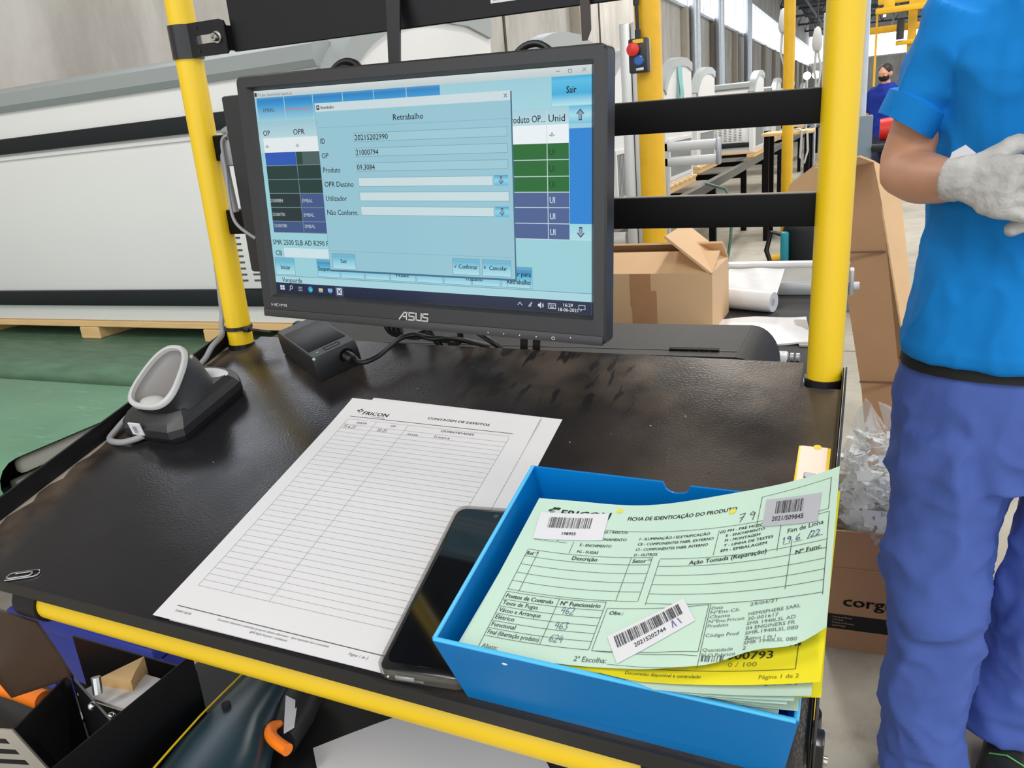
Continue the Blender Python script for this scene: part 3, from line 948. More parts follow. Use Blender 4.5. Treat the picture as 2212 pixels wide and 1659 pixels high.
ws = thing('workstation_bench', 'tilted black workstation desk on yellow pipe posts with black crossbars', 'workbench', BENCH)
MB().prism([(-.0078, 0), (.711, 0), (.711, .384), (.676, .384), (.676, .427), (.021, .421), (.021, .412), (-.0078, .411)], -.010, 0).build('desktop', M_desk, ws, DESKL)
MB().loft([[(x, -.0022, b_), (x, 0, b_), (x, 0, .0008), (x, -.0022, .0008)] for x, b_ in ((-.0078, -.0105), (.34, -.0115), (.669, -.0150))]).build('front_lip', M_lip, ws, DESKL)
MB().box((.669, -.0022, -.075), (.711, 0, -.002), r=.0006, seg=1).build('front_lip', M_black, ws, DESKL)
MB().box((-.0102, .0, -.02), (-.0078, .405, .0205), r=.0006, seg=1).build('left_flange', M_black, ws, DESKL)
MB().box((.711, .02, -.02), (.7122, .405, .011), r=.0005, seg=1).build('right_flange', M_black, ws, DESKL)
MB().box((.7132, .02, -.03), (.7146, .405, .0115), r=.0005, seg=1).build('right_flange', M_black, ws, DESKL)
# a ragged strip of dry glue along the left flange
gl = MB()
P_ = []
for k in range(31):
    d = .03 + .012 * k
    P_.append((-.0076, d))
Q_ = [(-.0076 + .0035 + .003 * math.sin(k * 1.7) + .002 * math.sin(k * 4.1), .03 + .012 * k) for k in range(31)]
gl.prism(P_ + list(reversed(Q_)), .0002, .0009)
gl.build('glue_line', pm('dry_glue', (150, 138, 124), .7, var=.2, scale=60), ws, DESKL)
for x in (.007, .6955):
    MB().cyl((x, .388, -.015), .0151, 2.03, 32).build('post', M_yellow, ws)
    MB().cyl((x, .388, .0945), .0168, .008, 28, M=Matrix()).build('post_collar', M_rubber, ws)
MB().box((.678, .384, .0925), (.711, .405, .0945)).build('corner_plate', M_galv, ws)
for z0, z1 in ((.3201, .3480), (.2351, .2633)):
    MB().box((.012, .3865, z0), (.690, .3985, z1), r=.0012, seg=2).build('crossbar', M_rail, ws)
    MB().box((.012, .3878, z1 - .0001), (.690, .3975, z1 + .0007)).build('bar_edge', bpy.data.materials.get('worn_bar_edge') or pm('worn_bar_edge', (112, 107, 100), .55, var=.1, spec=.25), ws)  # grey strip paints the highlight along the bar's top edge
# upper board and its clamp
MB().box((.0733, .3885, .4335), (.62, .3925, .78), r=.0008, seg=1).build('upper_board', M_black, ws)
cl = MB()
for k in range(1):
    cl.lathe([(.0156, .4315), (.0172, .4315), (.0172, .4665), (.0156, .4665)], 28, T(.007, .388, 0))
cl.build('post_clamp', M_blackgloss, ws)
cp = MB()
x0, x1, z0, z1 = .0215, .0745, .4318, .4668
s0, s1, t0, t1 = .030, .064, .4445, .4535
outer = [(x0, z0), (x1 - .004, z0), (x1, z0 + .004), (x1, z1 - .008), (x1 - .008, z1), (x0, z1)]
cp.prism([(x0, z0), (x1 - .003, z0), (x1, z0 + .003), (x1, t0), (x0, t0)], .379, .3815, Matrix(((1, 0, 0, 0), (0, 0, 1, 0), (0, 1, 0, 0), (0, 0, 0, 1))))
cp.prism([(x0, t1), (x1, t1), (x1, z1 - .007), (x1 - .002, z1 - .002), (x1 - .007, z1), (x0, z1)], .379, .3815, Matrix(((1, 0, 0, 0), (0, 0, 1, 0), (0, 1, 0, 0), (0, 0, 0, 1))))
cp.box((x0, .379, t0), (s0, .3815, t1))
cp.box((s1, .379, t0), (x1, .3815, t1))
cp.box((x1 - .002, .379, z0 + .003), (x1, .3885, z1 - .007))
clamp_plate = cp.build('clamp_plate', M_black, ws)
bo = MB().lathe([(.0045, 0), (.0045, .006), (.0038, .007), (.0024, .007), (.0024, .003), (.0, .003)], 18, T(.062, .379, .449) @ RX(PI / 2))
bo.lathe([(.0062, 0), (.0062, .0015), (.004, .0015)], 18, T(.062, .379, .449) @ RX(PI / 2))
bo.build('clamp_bolt', M_steel, ws)
for z in (.4375, .4610):
    MB().cyl((.0335, .3786, z), .0019, .001, 12, axis='Y').build('rivet_hole', M_mask, ws)
# hanging straps
MB().loft([[(.2795, .384, .52), (.2950, .384, .52), (.2950, .3865, .52), (.2795, .3865, .52)], [(.281, .376, .455), (.2965, .376, .455), (.2965, .3785, .455), (.281, .3785, .455)], [(.293, .345, .37), (.3045, .345, .37), (.3045, .3475, .37), (.293, .3475, .37)]]).build('hanging_strap', M_blackgloss, ws)
MB().prism([(.4745, .55), (.4850, .55), (.4856, .412), (.4815, .4035), (.4775, .4035)], .381, .3845, Matrix(((1, 0, 0, 0), (0, 0, 1, 0), (0, 1, 0, 0), (0, 0, 0, 1)))).build('hanging_strap', pm('dark_brown_strap', (58, 48, 45), .5, var=.1), ws)
# pipes and joints under the desk
MB().tube([(.083, .030, -.0360), (.628, .030, -.0395)], .0156, 28).build('front_pipe', M_yellow, ws)
MB().tube([(.055, .030, -.0358), (.083, .030, -.0360)], .0185, 24).build('pipe_joint', M_black, ws)
MB().tube([(.628, .030, -.0395), (.690, .030, -.040)], .0185, 24).build('pipe_joint', M_black, ws)
MB().box((.62, .012, -.062), (.70, .05, -.022), r=.004).build('pipe_bracket', M_black, ws)
for z in (-.30, -.44):
    MB().cyl((.6955, .388, z - .01), .0185, .065, 24).build('pipe_joint', M_blackgloss, ws)
    MB().box((.694, .345, z - .045), (.7185, .372, z + .020), r=.003).build('joint_plate', M_blackgloss, ws)
    MB().cyl((.7195, .362, z - .012), .005, .006, 12, axis='X').build('joint_bolt', M_steel, ws)
MB().tube([(.6955, .36, -.33), (.6955, .05, -.33)], .015, 24).build('side_pipe', M_yellow, ws)
MB().prism([(-.36, -.06), (.69, -.06), (.69, .37), (.015, .37), (.015, .118), (-.36, .118)], -.262, -.2555).build('lower_shelf', M_dark, ws)

# sheet-metal tool holder under the front left of the desk
th = thing('tool_holder', 'black sheet-metal tool holder with dividers under the desk front', 'tool holder', BENCH)
MB().loft([[(x + .0468, -.0146, -.150), (x + .0264, .056, -.150), (x + .0264, .056, -.255), (x + .0468, .016, -.255)] for x in (0, .002)]).build('divider', M_blackgloss, th)
MB().box((.1240, -.045, -.255), (.1260, .122, -.150), r=.0006, seg=1).build('divider', M_black, th)
MB().loft([[(.0335, .0545, z), (.1245, .0235, z), (.1250, .0255, z), (.0340, .0565, z)] for z in (-.255, -.150)]).build('cross_wall', M_blackgloss, th)
MB().box((-.06, .122, -.255), (.124, .1245, -.172), r=.0006, seg=1).build('back_wall', M_black, th)
MB().loft([[(-.12, .012, -.040), (.076, .014, -.050), (.076, .0165, -.050), (-.12, .0145, -.040)], [(-.07, .022, -.10), (.055, .036, -.105), (.055, .0385, -.105), (-.07, .0245, -.10)], [(-.010, .020, -.160), (.0335, .055, -.152), (.0335, .0575, -.152), (-.010, .0225, -.160)]]).build('bent_bracket', pm('brown_black_sheet', (64, 48, 38), .25, var=.2, scale=12), th)  # brown tint paints the reflections in this dark sheet
def sfp(u, v, o_=0.0):
    a_ = Vector((.0468, -.0146, -.150)).lerp(Vector((.0468, .016, -.255)), v)
    c_ = Vector((-.10, -.056, -.150)).lerp(Vector((-.10, -.026, -.255)), v)
    return a_.lerp(c_, u) + Vector((.25, -.93, .27)) * o_
def sfq(u0, u1, v0, v1, o0, o1):
    return MB().loft([[sfp(u0, v0, o_), sfp(u1, v0, o_), sfp(u1, v1, o_), sfp(u0, v1, o_)] for o_ in (o0, o1)])
sf = sfq(0, 1, 0, 1, 0, .002).build('slotted_front', pm('worn_grey_sheet', (176, 168, 156), .4, var=.12, scale=12), th)  # pale grey-beige paints the light this front wall reflects
for k in range(5):
    sfq(.10, .9, .14 + .16 * k, .21 + .16 * k, .0018, .0024).build('slot', M_mask, sf)
for x, y, z in ((.088, .034, -.153), (.118, .030, -.153)):
    MB().ball((x, y, z), (.0042, .0042, .0042), n=12).build('screw_head', M_steel, th)
MB().tube([(.082, .046, -.150), (.079, .050, -.135)], .0045, 10).build('wing_bolt', M_steel, th)
oh = thing('orange_tool', 'orange handled tool lying in the left slot of the tool holder', 'tool', BENCH)
MB().tube([(-.20, .082, -.232), (-.10, .076, -.222), (-.055, .072, -.218)], .0105, 14).build('handle', M_orange, oh)
MB().tube([(-.055, .072, -.218), (.02, .066, -.214)], .005, 10).build('shaft', M_steel, oh)
yt = MB().tube([(-.12, .035, -.246), (-.02, .028, -.246)], .007, 12).build('yellow_tool', M_yellow)
yt.matrix_world = BENCH
tag(yt, 'short yellow rod beside the orange tool handle', 'tool')
nb = MB()
nb.sheet(4, 4, lambda u, v, n_: (.040 + .075 * u, .052 + .055 * v, -.166 - .012 * v + n_), .003)
nb = nb.build('folded_paper', M_paper)
nb.matrix_world = BENCH
tag(nb, 'folded white paper standing in the tool holder', 'paper')
wd = MB().prism([(.050, .072), (.086, .078), (.078, .090), (.066, .112)], -.190, -.160).build('wood_offcut', M_wood)
wd.matrix_world = BENCH
tag(wd, 'small pale wood offcut behind the folded paper', 'offcut')
bs_ = thing('blue_stool', 'dark blue plastic stool seen under the desk front', 'stool', BENCH)
MB().box((-.90, .50, -.60), (-.47, .80, -.565), r=.008).build('seat', M_navy, bs_)
for x, y in ((-.88, .52), (-.53, .52), (-.88, .74), (-.53, .74)):
    MB().loft([[(x, y, -.60), (x + .06, y, -.60), (x + .06, y + .05, -.60), (x, y + .05, -.60)], [(x - .01, y - .02, -1.03), (x + .05, y - .02, -1.03), (x + .05, y + .03, -1.03), (x - .01, y + .03, -1.03)]]).build('leg', M_navy, bs_)
MB().box((-.86, .51, -.72), (-.50, .53, -.60), r=.004).build('apron', M_navy, bs_)

# petrol coloured hand tool with orange trigger lying on the lower shelf
hg_ = thing('handheld_tool', 'petrol-grey handheld tool with orange trigger on the lower shelf', 'tool', BENCH)
def ell(cx_, cy_, cz_, a, b, n=20, yaw=0.0):
    ca, sa = math.cos(yaw), math.sin(yaw)
    out = []
    for k in range(n):
        t = 2 * PI * k / n
        q = (abs(math.cos(t)) ** .75) * (1 if math.cos(t) >= 0 else -1) * a
        out.append((cx_ + q * ca, cy_ + q * sa, cz_ + b * (abs(math.sin(t)) ** .75) * (1 if math.sin(t) >= 0 else -1)))
    return out
MB().loft([ell(.150, .235, -.236, .022, .018, yaw=.2), ell(.158, .20, -.230, .031, .024, yaw=.2), ell(.170, .15, -.226, .034, .027, yaw=.2), ell(.182, .11, -.222, .038, .030, yaw=.15), ell(.196, .07, -.222, .050, .031, yaw=.1), ell(.208, .03, -.222, .052, .031, yaw=.1), ell(.212, -.02, -.222, .046, .030, yaw=.1), ell(.214, -.05, -.222, .034, .024, yaw=.1)]).build('body', M_teal, hg_)
MB().tube([(.126, .21, -.213), (.139, .16, -.205), (.146, .125, -.200), (.152, .095, -.196), (.160, .05, -.194), (.166, .0, -.196)], .0011, 8).build('yellow_stripe', M_yellow, hg_)
MB().tube(spline([(.2225, .126, -.212), (.2220, .116, -.207), (.229, .105, -.205), (.243, .098, -.204), (.259, .094, -.204)], 4), [.0035 + .0025 * min(1, k / 6) for k in range(17)], 12).build('trigger', M_orange, hg_)
MB().loft([ell(.196, .205, -.228, .018, .018, yaw=.2), ell(.212, .16, -.226, .021, .018, yaw=.2), ell(.224, .12, -.228, .016, .016, yaw=.2)]).build('side_pod', M_dark, hg_)
MB().loft([[(.2056, .1560, -.2085), (.2205, .1560, -.2120), (.2365, .1290, -.2150), (.2340, .1170, -.2130)], [(.2056, .1560, -.2060), (.2205, .1560, -.2095), (.2365, .1290, -.2125), (.2340, .1170, -.2105)]]).build('label', M_label, hg_)
MB().cyl((.172, .110, -.1905), .0045, .004, 14).build('screw_boss', M_mask, hg_)

lp = MB().sheet(6, 8, lambda u, v, n_: (.245 + .21 * .70 * u + .297 * .71 * v, .14 + .21 * .70 * u - .297 * .71 * v, -.2475 + .006 * math.sin(3 * u + 2 * v) + n_), .0006).build('paper_sheet', M_paper)
lp.matrix_world = BENCH
tag(lp, 'grey-white paper sheet lying on the lower shelf under the front pipe', 'paper')
sc_ = MB().box((.30, .14, -.255), (.42, .28, -.251), r=.001, seg=1).build('black_plate', M_blackgloss)
sc_.matrix_world = BENCH
tag(sc_, 'black flat plate on the lower shelf beside the handheld tool', 'plate')

# ------------------------------------------------------------------ monitor
MON = BENCH @ T(.349, .273, .283) @ RZ(math.radians(-3.16)) @ RX(math.radians(-2.41)) @ RY(math.radians(1.30))
mo = thing('monitor', 'black widescreen monitor showing a blue form, mounted above the desk', 'monitor', MON)
PX = .000215
def frame_ring(x0, x1, z0, z1, r, y, n=5):
    P = []
    for cx_, cz_, a0 in ((x1 - r, z1 - r, 0), (x0 + r, z1 - r, PI / 2), (x0 + r, z0 + r, PI), (x1 - r, z0 + r, 1.5 * PI)):
        for k in range(n):
            a = a0 + PI / 2 * k / (n - 1)
            P.append((cx_ + r * math.cos(a), y, cz_ + r * math.sin(a)))
    return P
OX0, OX1, OZ0, OZ1 = -.1888, .1862, -.1215, .1108
mb = MB()
mb.loft([frame_ring(OX0, OX1, OZ0, OZ1, .006, .012), frame_ring(OX0, OX1, OZ0, OZ1, .006, -.004), frame_ring(OX0 + .0016, OX1 - .0016, OZ0 + .0016, OZ1 - .0016, .005, -.0062),
         frame_ring(-.1758, .1758, -.1000, .1002, .0015, -.0066), frame_ring(-.1722, .1722, -.0970, .0970, .0005, -.0004)], (False, False))
mb.build('bezel', M_bezel, mo)
MB().loft([frame_ring(OX0, OX1, OZ0, OZ1, .006, .012), frame_ring(OX0 + .012, OX1 - .02, OZ0 + .012, OZ1 - .012, .01, .026), frame_ring(OX0 + .03, OX1 - .05, OZ0 + .05, OZ1 - .04, .01, .040)], (True, True)).build('rear_cover', M_plastic, mo)
MB().box((OX0 + .002, -.0078, OZ0 + .0008), (OX1 - .002, -.0062, -.1128), r=.0007).build('brushed_strip', M_brushed, mo)
# the lit picture: laid out on a 1600 x 900 pixel grid
S = Print((20, 22, 26))
S.flip = -1               # screen rows run downwards
LB = (142, 194, 208)      # pale window blue
LB2 = (150, 202, 212)
PAN = (168, 204, 212)
S.rect(0, 0, 1600, 900, LB2)
S.grad(0, 0, 1600, 30, [(0, (206, 214, 214)), (1, (186, 198, 200))], 1)
S.grad(0, 30, 1440, 140, [(0, (150, 198, 210)), (1, (158, 206, 216))], 1)
S.text(22, 24, 'FTOI_Base - Empresa Formação Vanguarda, Lda', 12, w=195, col=(96, 104, 110), z=2)
S.rect(2, 8, 16, 24, (50, 56, 66), 2)
for k in range(6):
    x = 11 + k * 160
    S.grad(x, 30, x + 156, 130, [(0, (74, 150, 196)), (.12, (36, 126, 190)), (.34, (52, 148, 204)), (1, (150, 200, 214))], 2)
S.text(44, 90, 'EMBAL', 16, w=66, col=(70, 86, 96), z=3)
S.text(172, 90, 'Nova Produção', 13, w=140, col=(196, 112, 110), z=3)
S.grad(0, 130, 340, 262, [(0, (150, 192, 204)), (.5, (176, 208, 216)), (1, (176, 208, 216))], 2)
S.text(28, 190, 'OP', 24, w=40, z=3)
S.text(203, 190, 'OPR', 24, w=64, z=3)
S.rect(24, 200, 340, 262, (222, 230, 232), 3)
for x in (32, 208):
    S.text(x, 242, '-0-', 14, w=22, z=4)
rows = [(262, 320), (320, 381), (381, 442), (442, 504), (504, 566), (566, 617)]
for i, (a, b) in enumerate(rows):
    S.rect(24, a, 203, b - 3, ((36, 84, 176) if i == 0 else (26, 56, 52) if i < 3 else (28, 48, 48) if i < 5 else (58, 82, 128)), 3)
    S.rect(206, a, 345, b - 3, ((72, 92, 92) if i == 0 else (26, 56, 50) if i < 3 else (62, 84, 132)), 3)
    S.rect(24, b - 3, 345, b, (110, 140, 150), 3)
S.rect(203, 262, 206, 617, (110, 140, 150), 3)
S.rect(206, 262, 240, 317, (30, 66, 56), 4)
for i, t_ in enumerate(('21000884', '21000750', '21000788')):
    S.text(24 + i * 3, rows[3 + i][1] - 24, t_, 16, w=76, col=(176, 190, 194), z=4)
    S.text(214, rows[3 + i][1] - 24, 'EMBAL', 16, w=60, col=(176, 190, 200), z=4)
S.text(10, 672, 'SMR 2500 SLB AD R290 F', 24, w=330, z=3)
S.text(20, 722, 'CB', 24, w=38, z=3)
S.rect(72, 686, 345, 728, (200, 222, 226), 3)
def button(x0, y0, x1, y1, z, deep=False):
    S.grad(x0, y0, x1, y1, [(0, (120, 178, 200)), (.2, (54, 142, 190) if deep else (104, 176, 204)), (.55, (104, 188, 216) if deep else (140, 202, 220)), (1, (176, 218, 226))], z)
    for q in ((x0, y0, x1, y0 + 2), (x0, y1 - 2, x1, y1), (x0, y0, x0 + 2, y1), (x1 - 2, y0, x1, y1)):
        S.rect(*q, (92, 148, 172), z + 1)
button(8, 732, 128, 812, 3)
S.text(42, 786, 'Iniciar', 20, w=58, bold=True, z=5)
button(260, 732, 390, 812, 3, True)
S.text(266, 784, 'Suspender', 20, w=104, bold=True, z=5)
for k in range(7):
    button(394 + k * 136, 732, 526 + k * 136, 812, 3, True)
S.text(690, 792, 'Virador', 20, w=76, bold=True, z=5)
S.text(1040, 792, 'Trabalho', 20, w=84, bold=True, z=5)
button(1236, 726, 1350, 812, 3, True)
S.text(1268, 764, 'iar para', 20, w=76, bold=True, z=5)
S.text(1236, 796, 'Retrabalho', 20, w=106, bold=True, z=5)
S.rect(0, 816, 1600, 819, (110, 156, 172), 3)
S.rect(0, 819, 1600, 850, (164, 208, 218), 2)
S.text(40, 846, 'Vanguarda', 22, w=122, z=3)
S.grad(0, 850, 1600, 900, [(0, (22, 36, 66)), (1, (16, 26, 50))], 3)
for q in ((24, 862, 36, 872), (38, 862, 50, 872), (24, 874, 36, 884), (38, 874, 50, 884)):
    S.rect(*q, (200, 210, 220), 4)
S.put([(92 + 9 * math.cos(a), 870 + 9 * math.sin(a)) for a in [k * PI / 6 for k in range(12)]] + [(92 + 6 * math.cos(a), 870 + 6 * math.sin(a)) for a in [k * PI / 6 for k in range(12)]], [(k, (k + 1) % 12, 12 + (k + 1) % 12, 12 + k) for k in range(12)], (200, 210, 220), 4)
S.line(86, 877, 80, 886, 3, (200, 210, 220), 1, 4)
for k in range(3):
    S.rect(134, 866 + 8 * k, 158, 869 + 8 * k, (180, 192, 206), 4)
S.put([(207 + 14 * math.cos(a), 874 + 14 * math.sin(a)) for a in [k * PI / 8 for k in range(16)]], [tuple(range(16))], (36, 150, 206), 4)
S.put([(210 + 7 * math.cos(a), 877 + 7 * math.sin(a)) for a in [k * PI / 8 for k in range(16)]], [tuple(range(16))], (70, 200, 160), 5)
S.rect(256, 866, 280, 884, (226, 196, 110), 4)
S.rect(256, 874, 280, 884, (120, 170, 206), 5)
S.rect(310, 864, 336, 880, (120, 170, 220), 4)
S.rect(316, 880, 330, 886, (70, 120, 190), 4)
S.rect(354, 853, 398, 897, (60, 78, 112), 4)
S.rect(362, 860, 390, 890, (214, 220, 224), 5)
S.line(366, 884, 386, 866, 5, (36, 60, 130), 1, 6)
S.line(366, 866, 386, 884, 5, (60, 60, 70), 1, 6)
S.stroke([(1282, 880), (1292, 868), (1302, 880)], 2.5, (210, 218, 226), 4)
for k in range(3):
    S.stroke([(1330 + 5 * k, 884), (1332 + 5 * k, 878 - 5 * k), (1346, 868 - 2 * k)], 2, (200, 210, 220), 4)
S.put([(1372, 870), (1378, 870), (1385, 862), (1385, 888), (1378, 880), (1372, 880)], [tuple(range(6))], (210, 218, 226), 4)
for k in range(2):
    S.stroke([(1389 + 5 * k, 868 - 2 * k), (1392 + 5 * k, 875), (1389 + 5 * k, 882 + 2 * k)], 2, (210, 218, 226), 4)
for q in ((1416, 864, 1450, 866), (1416, 884, 1450, 886), (1416, 864, 1418, 886), (1448, 864, 1450, 886), (1424, 878, 1442, 881)):
    S.rect(*q, (210, 218, 226), 4)
for k in range(4):
    S.rect(1422 + 7 * k, 870, 1426 + 7 * k, 873, (210, 218, 226), 4)
S.text(1502, 874, '16:29', 14, w=40, col=(220, 226, 232), al='C', z=4)
S.text(1502, 893, '18-06-2021', 14, w=84, col=(220, 226, 232), al='C', z=4)
for q in ((1546, 864, 1574, 866), (1546, 880, 1574, 882), (1546, 864, 1548, 882), (1572, 864, 1574, 882)):
    S.rect(*q, (210, 218, 226), 4)
S.line(1558, 882, 1554, 889, 2.5, (210, 218, 226), 1, 4)
# right-hand columns behind the dialog
S.grad(1274, 138, 1510, 196, [(0, (158, 200, 212)), (1, (182, 212, 220))], 2)
S.text(1274, 186, 'roduto OP...', 26, w=142, z=4)
S.text(1430, 186, 'Unid', 26, w=66, z=4)
S.rect(1274, 196, 1510, 262, (228, 236, 240), 3)
S.text(1432, 238, '-0-', 14, w=22, z=4)
gr = [(262, 322), (322, 382), (382, 440), (440, 497), (497, 557), (557, 617)]
for i, (a, b) in enumerate(gr):
    S.rect(1274, a, 1510, b, (20, 100, 34) if i < 3 else (70, 92, 140), 3)
    S.rect(1274, b - 3, 1510, b, (190, 214, 216), 4)
    S.text(1430, b - 18, 'UI', 24, w=22, col=((10, 62, 22) if i < 3 else (214, 222, 230)), z=4)
S.rect(1421, 140, 1424, 617, (190, 214, 216), 5)
S.rect(1512, 135, 1600, 617, (26, 126, 204), 3)
S.grad(1512, 135, 1600, 196, [(0, (90, 180, 216)), (.5, (164, 214, 226)), (1, (110, 188, 216))], 4)
S.rect(1512, 196, 1600, 212, (150, 200, 216), 4)
S.grad(1512, 555, 1600, 617, [(0, (150, 206, 220)), (1, (170, 214, 224))], 4)
def arrow(cx_, cy_, s_, up, z):
    k = -1 if up else 1
    P = [(-.3, -.9), (.3, -.9), (.3, .1), (.75, .1), (0, .95), (-.75, .1), (-.3, .1)]
    for col, q in (((46, 58, 74), 1.0), ((134, 152, 174), .74)):
        S.put([(cx_ + a * s_ * q, cy_ + b * s_ * q * k) for a, b in P], [(0, 1, 2, 6), (3, 4, 5)], col, z)
        z += 1
arrow(1556, 166, 22, True, 5)
arrow(1556, 586, 22, False, 5)
S.grad(1444, 33, 1600, 132, [(0, (60, 164, 214)), (.15, (84, 184, 222)), (.6, (56, 168, 214)), (1, (176, 222, 230))], 3)
S.text(1522, 90, 'Sair', 24, w=40, al='C', bold=True, z=4)
S.rect(1462, 14, 1478, 16, (120, 130, 136), 3)
for q in ((1510, 10, 1524, 12), (1510, 20, 1524, 22), (1510, 10, 1512, 22), (1522, 10, 1524, 22)):
    S.rect(*q, (100, 112, 118), 3)
S.line(1564, 8, 1580, 22, 2, (120, 130, 136), 1, 3)
S.line(1564, 22, 1580, 8, 2, (120, 130, 136), 1, 3)
# dialog window
S.rect(337, 70, 1281, 784, (60, 104, 130), 7)
S.rect(338, 68, 1275, 776, (146, 192, 206), 8)
S.rect(338, 68, 1275, 102, (198, 214, 218), 9)
S.rect(346, 76, 362, 94, (40, 46, 58), 10)
S.rect(350, 80, 358, 88, (190, 200, 206), 11)
S.text(370, 92, 'Retrabalho', 12, w=70, bold=True, z=10)
S.line(1248, 78, 1262, 92, 2.2, (50, 58, 64), 1, 10)
S.line(1248, 92, 1262, 78, 2.2, (50, 58, 64), 1, 10)
S.text(738, 152, 'Retrabalho', 24, w=146, z=10)
S.rect(342, 166, 1270, 168, (124, 172, 190), 9)
S.rect(342, 690, 1270, 692, (124, 172, 190), 9)
for i, (t_, wd_, val) in enumerate((('ID', 24, '2021S202990'), ('OP', 36, '21000794'), ('Produto', 94, '09.3084'), ('OPR Destino', 158, ''), ('Utilizador', 116, ''), ('Não Conform.', 170, ''))):
    y = 231 + i * 60
    S.text(351, y + 2, t_, 23, w=wd_, z=10)
    if i < 3:
        S.rect(532, y - 36, 1258, y, (108, 156, 174), 9)
        S.rect(534, y - 34, 1256, y - 2, (152, 196, 208), 10)
        S.text(536, y - 7, val, 23, w={0: 170, 1: 116, 2: 92}[i], z=11)
    else:
        e = 1190 if i != 4 else 1258
        S.rect(537, y - 36, e, y + 2, (120, 164, 182), 9)
        S.rect(539, y - 34, e - 2, y, (196, 216, 220), 10)
        if i != 4:
            S.grad(1194, y - 38, 1256, y + 2, [(0, (60, 154, 200)), (.5, (140, 206, 222)), (1, (86, 178, 210))], 10)
            arrow(1225, y - 18, 16, False, 11)
button(354, 702, 484, 772, 10)
S.text(419, 744, 'Sair', 18, w=36, al='C', bold=True, z=12)
button(985, 702, 1114, 770, 10)
S.text(1014, 744, 'Confirmar', 18, w=90, bold=True, z=12)
S.stroke([(992, 734), (997, 741), (1004, 728)], 2.5, None, 12)
button(1126, 702, 1258, 770, 10)
S.text(1158, 744, 'Cancelar', 18, w=82, bold=True, z=12)
S.line(1133, 730, 1142, 740, 2.5, None, 1, 12)
S.line(1133, 740, 1142, 730, 2.5, None, 1, 12)
def scr_fn(x, y, n_):
    return ((x - 800) * PX, -.0006 - n_ * .00004, (450 - y) * PX)
MB().box((-.1725, -.0005, -.0972), (.1725, .004, .0972)).build('panel_glass', M_glass, mo)
M_screen = attr_mat('lit_screen', 0.12, emit=0.76, spec=0.18)
S.build('screen_image', M_screen, mo, scr_fn)
# maker's lettering under the picture, drawn as thick strokes
def lettering(P, w, n=1):
    pr = Print((188, 188, 188))
    pr.stroke(P, w)
    return pr
A = Print((186, 186, 184))
def thick(pts, t):
    for a, b in zip(pts, pts[1:]):
        dx, dy = b[0] - a[0], b[1] - a[1]
        d = math.hypot(dx, dy)
        ex, ey = dx / d * t * .5, dy / d * t * .5
        A.line(a[0] - ex, a[1] - ey, b[0] + ex, b[1] + ey, t)
ax, az, ah = -.0172, -.1122, .0066
def L_(pts, ox):
    thick([(ax + ox + x * ah, az + y * ah) for x, y in pts], .00125)
L_([(-.1, 0), (.80, 1.0), (1.30, 1.0)], 0)
L_([(1.20, 1.0), (1.14, 0)], 0)
L_([(.62, .42), (1.14, .42)], .0)
L_([(2.50, 1.0), (1.62, 1.0), (1.60, .52), (2.44, .50), (2.40, 0), (1.50, 0)], .0)
L_([(2.75, 1.0), (2.68, .05), (3.5, 0), (3.62, 1.0)], .0004)
L_([(4.75, 1.0), (3.95, 1.0), (3.92, .52), (4.72, .46), (4.66, 0), (3.8, 0)], .0)
A.build('maker_lettering', M_print, mo, lambda x, y, n_: (x, -.0068 - n_ * .5, y))
H = Print((205, 205, 205))
H.text(-.1755, -.1094, 'HDMI', .0030, w=.0205, bold=True)
for k, u in enumerate((1160, 1232, 1304, 1378, 1526)):
    x, z = (u - 800) * PX, (450 - 996 + (8 if k == 4 else 0)) * PX
    r_ = .0006
    H.put([(x + r_ * math.cos(a), z + r_ * math.sin(a)) for a in [i * PI / 5 for i in range(10)]], [tuple(range(10))], None, .0012)
x, z = (1452 - 800) * PX, (450 - 996) * PX
arc_ = [(x + .0014 * math.cos(a), z + .0014 * math.sin(a)) for a in [PI / 2 + .6 + (2 * PI - 1.2) * i / 14 for i in range(15)]]
for a, b in zip(arc_, arc_[1:]):
    H.line(a[0], a[1], b[0], b[1], .0004, None, 1, .0012)
H.line(x, z + .0003, x, z + .0018, .0004, None, 1, .0012)
H.build('key_marks', M_print, mo, lambda x, y, n_: (x, -.0068 - n_, y))

# small black computer behind the monitor, its plugs and cords
pc = thing('mini_computer', 'slim black mini computer behind the left edge of the monitor', 'computer', BENCH @ T(.175, .345, .293))
MB().box((-.0795, -.014, -.0925), (.09, .018, .0925), r=.003).build('case', M_plastic, pc)
MB().box((-.088, -.006, .048), (-.0795, .006, .060), r=.002).build('plug', M_greycable, pc)
MB().box((-.094, -.010, .022), (-.0795, .010, .050), r=.003).build('connector', M_greycable, pc)
gc = MB().tube([(.0945, .345, .352), (.086, .345, .352), (.078, .345, .351)], [.006, .005, .003], 12)
gc.tube(spline([(.093, .335, .347), (.086, .332, .340), (.0865, .330, .309), (.092, .322, .285), (.104, .312, .258), (.125, .315, .240)]), .0018, 10)
gc = gc.build('thin_cable', M_greycable)
gc.matrix_world = BENCH
tag(gc, 'thin grey cable looping from the mini computer down behind the monitor', 'cable')
gv = MB().tube(spline([(.088, .345, .329), (.080, .345, .331), (.0735, .345, .325), (.071, .347, .310), (.0695, .35, .285), (.069, .352, .265)]), .0042, 12)
gv = gv.build('ribbed_cable', M_greycable)
gv.matrix_world = BENCH
tag(gv, 'thick grey plug cable bent down beside the left post', 'cable')
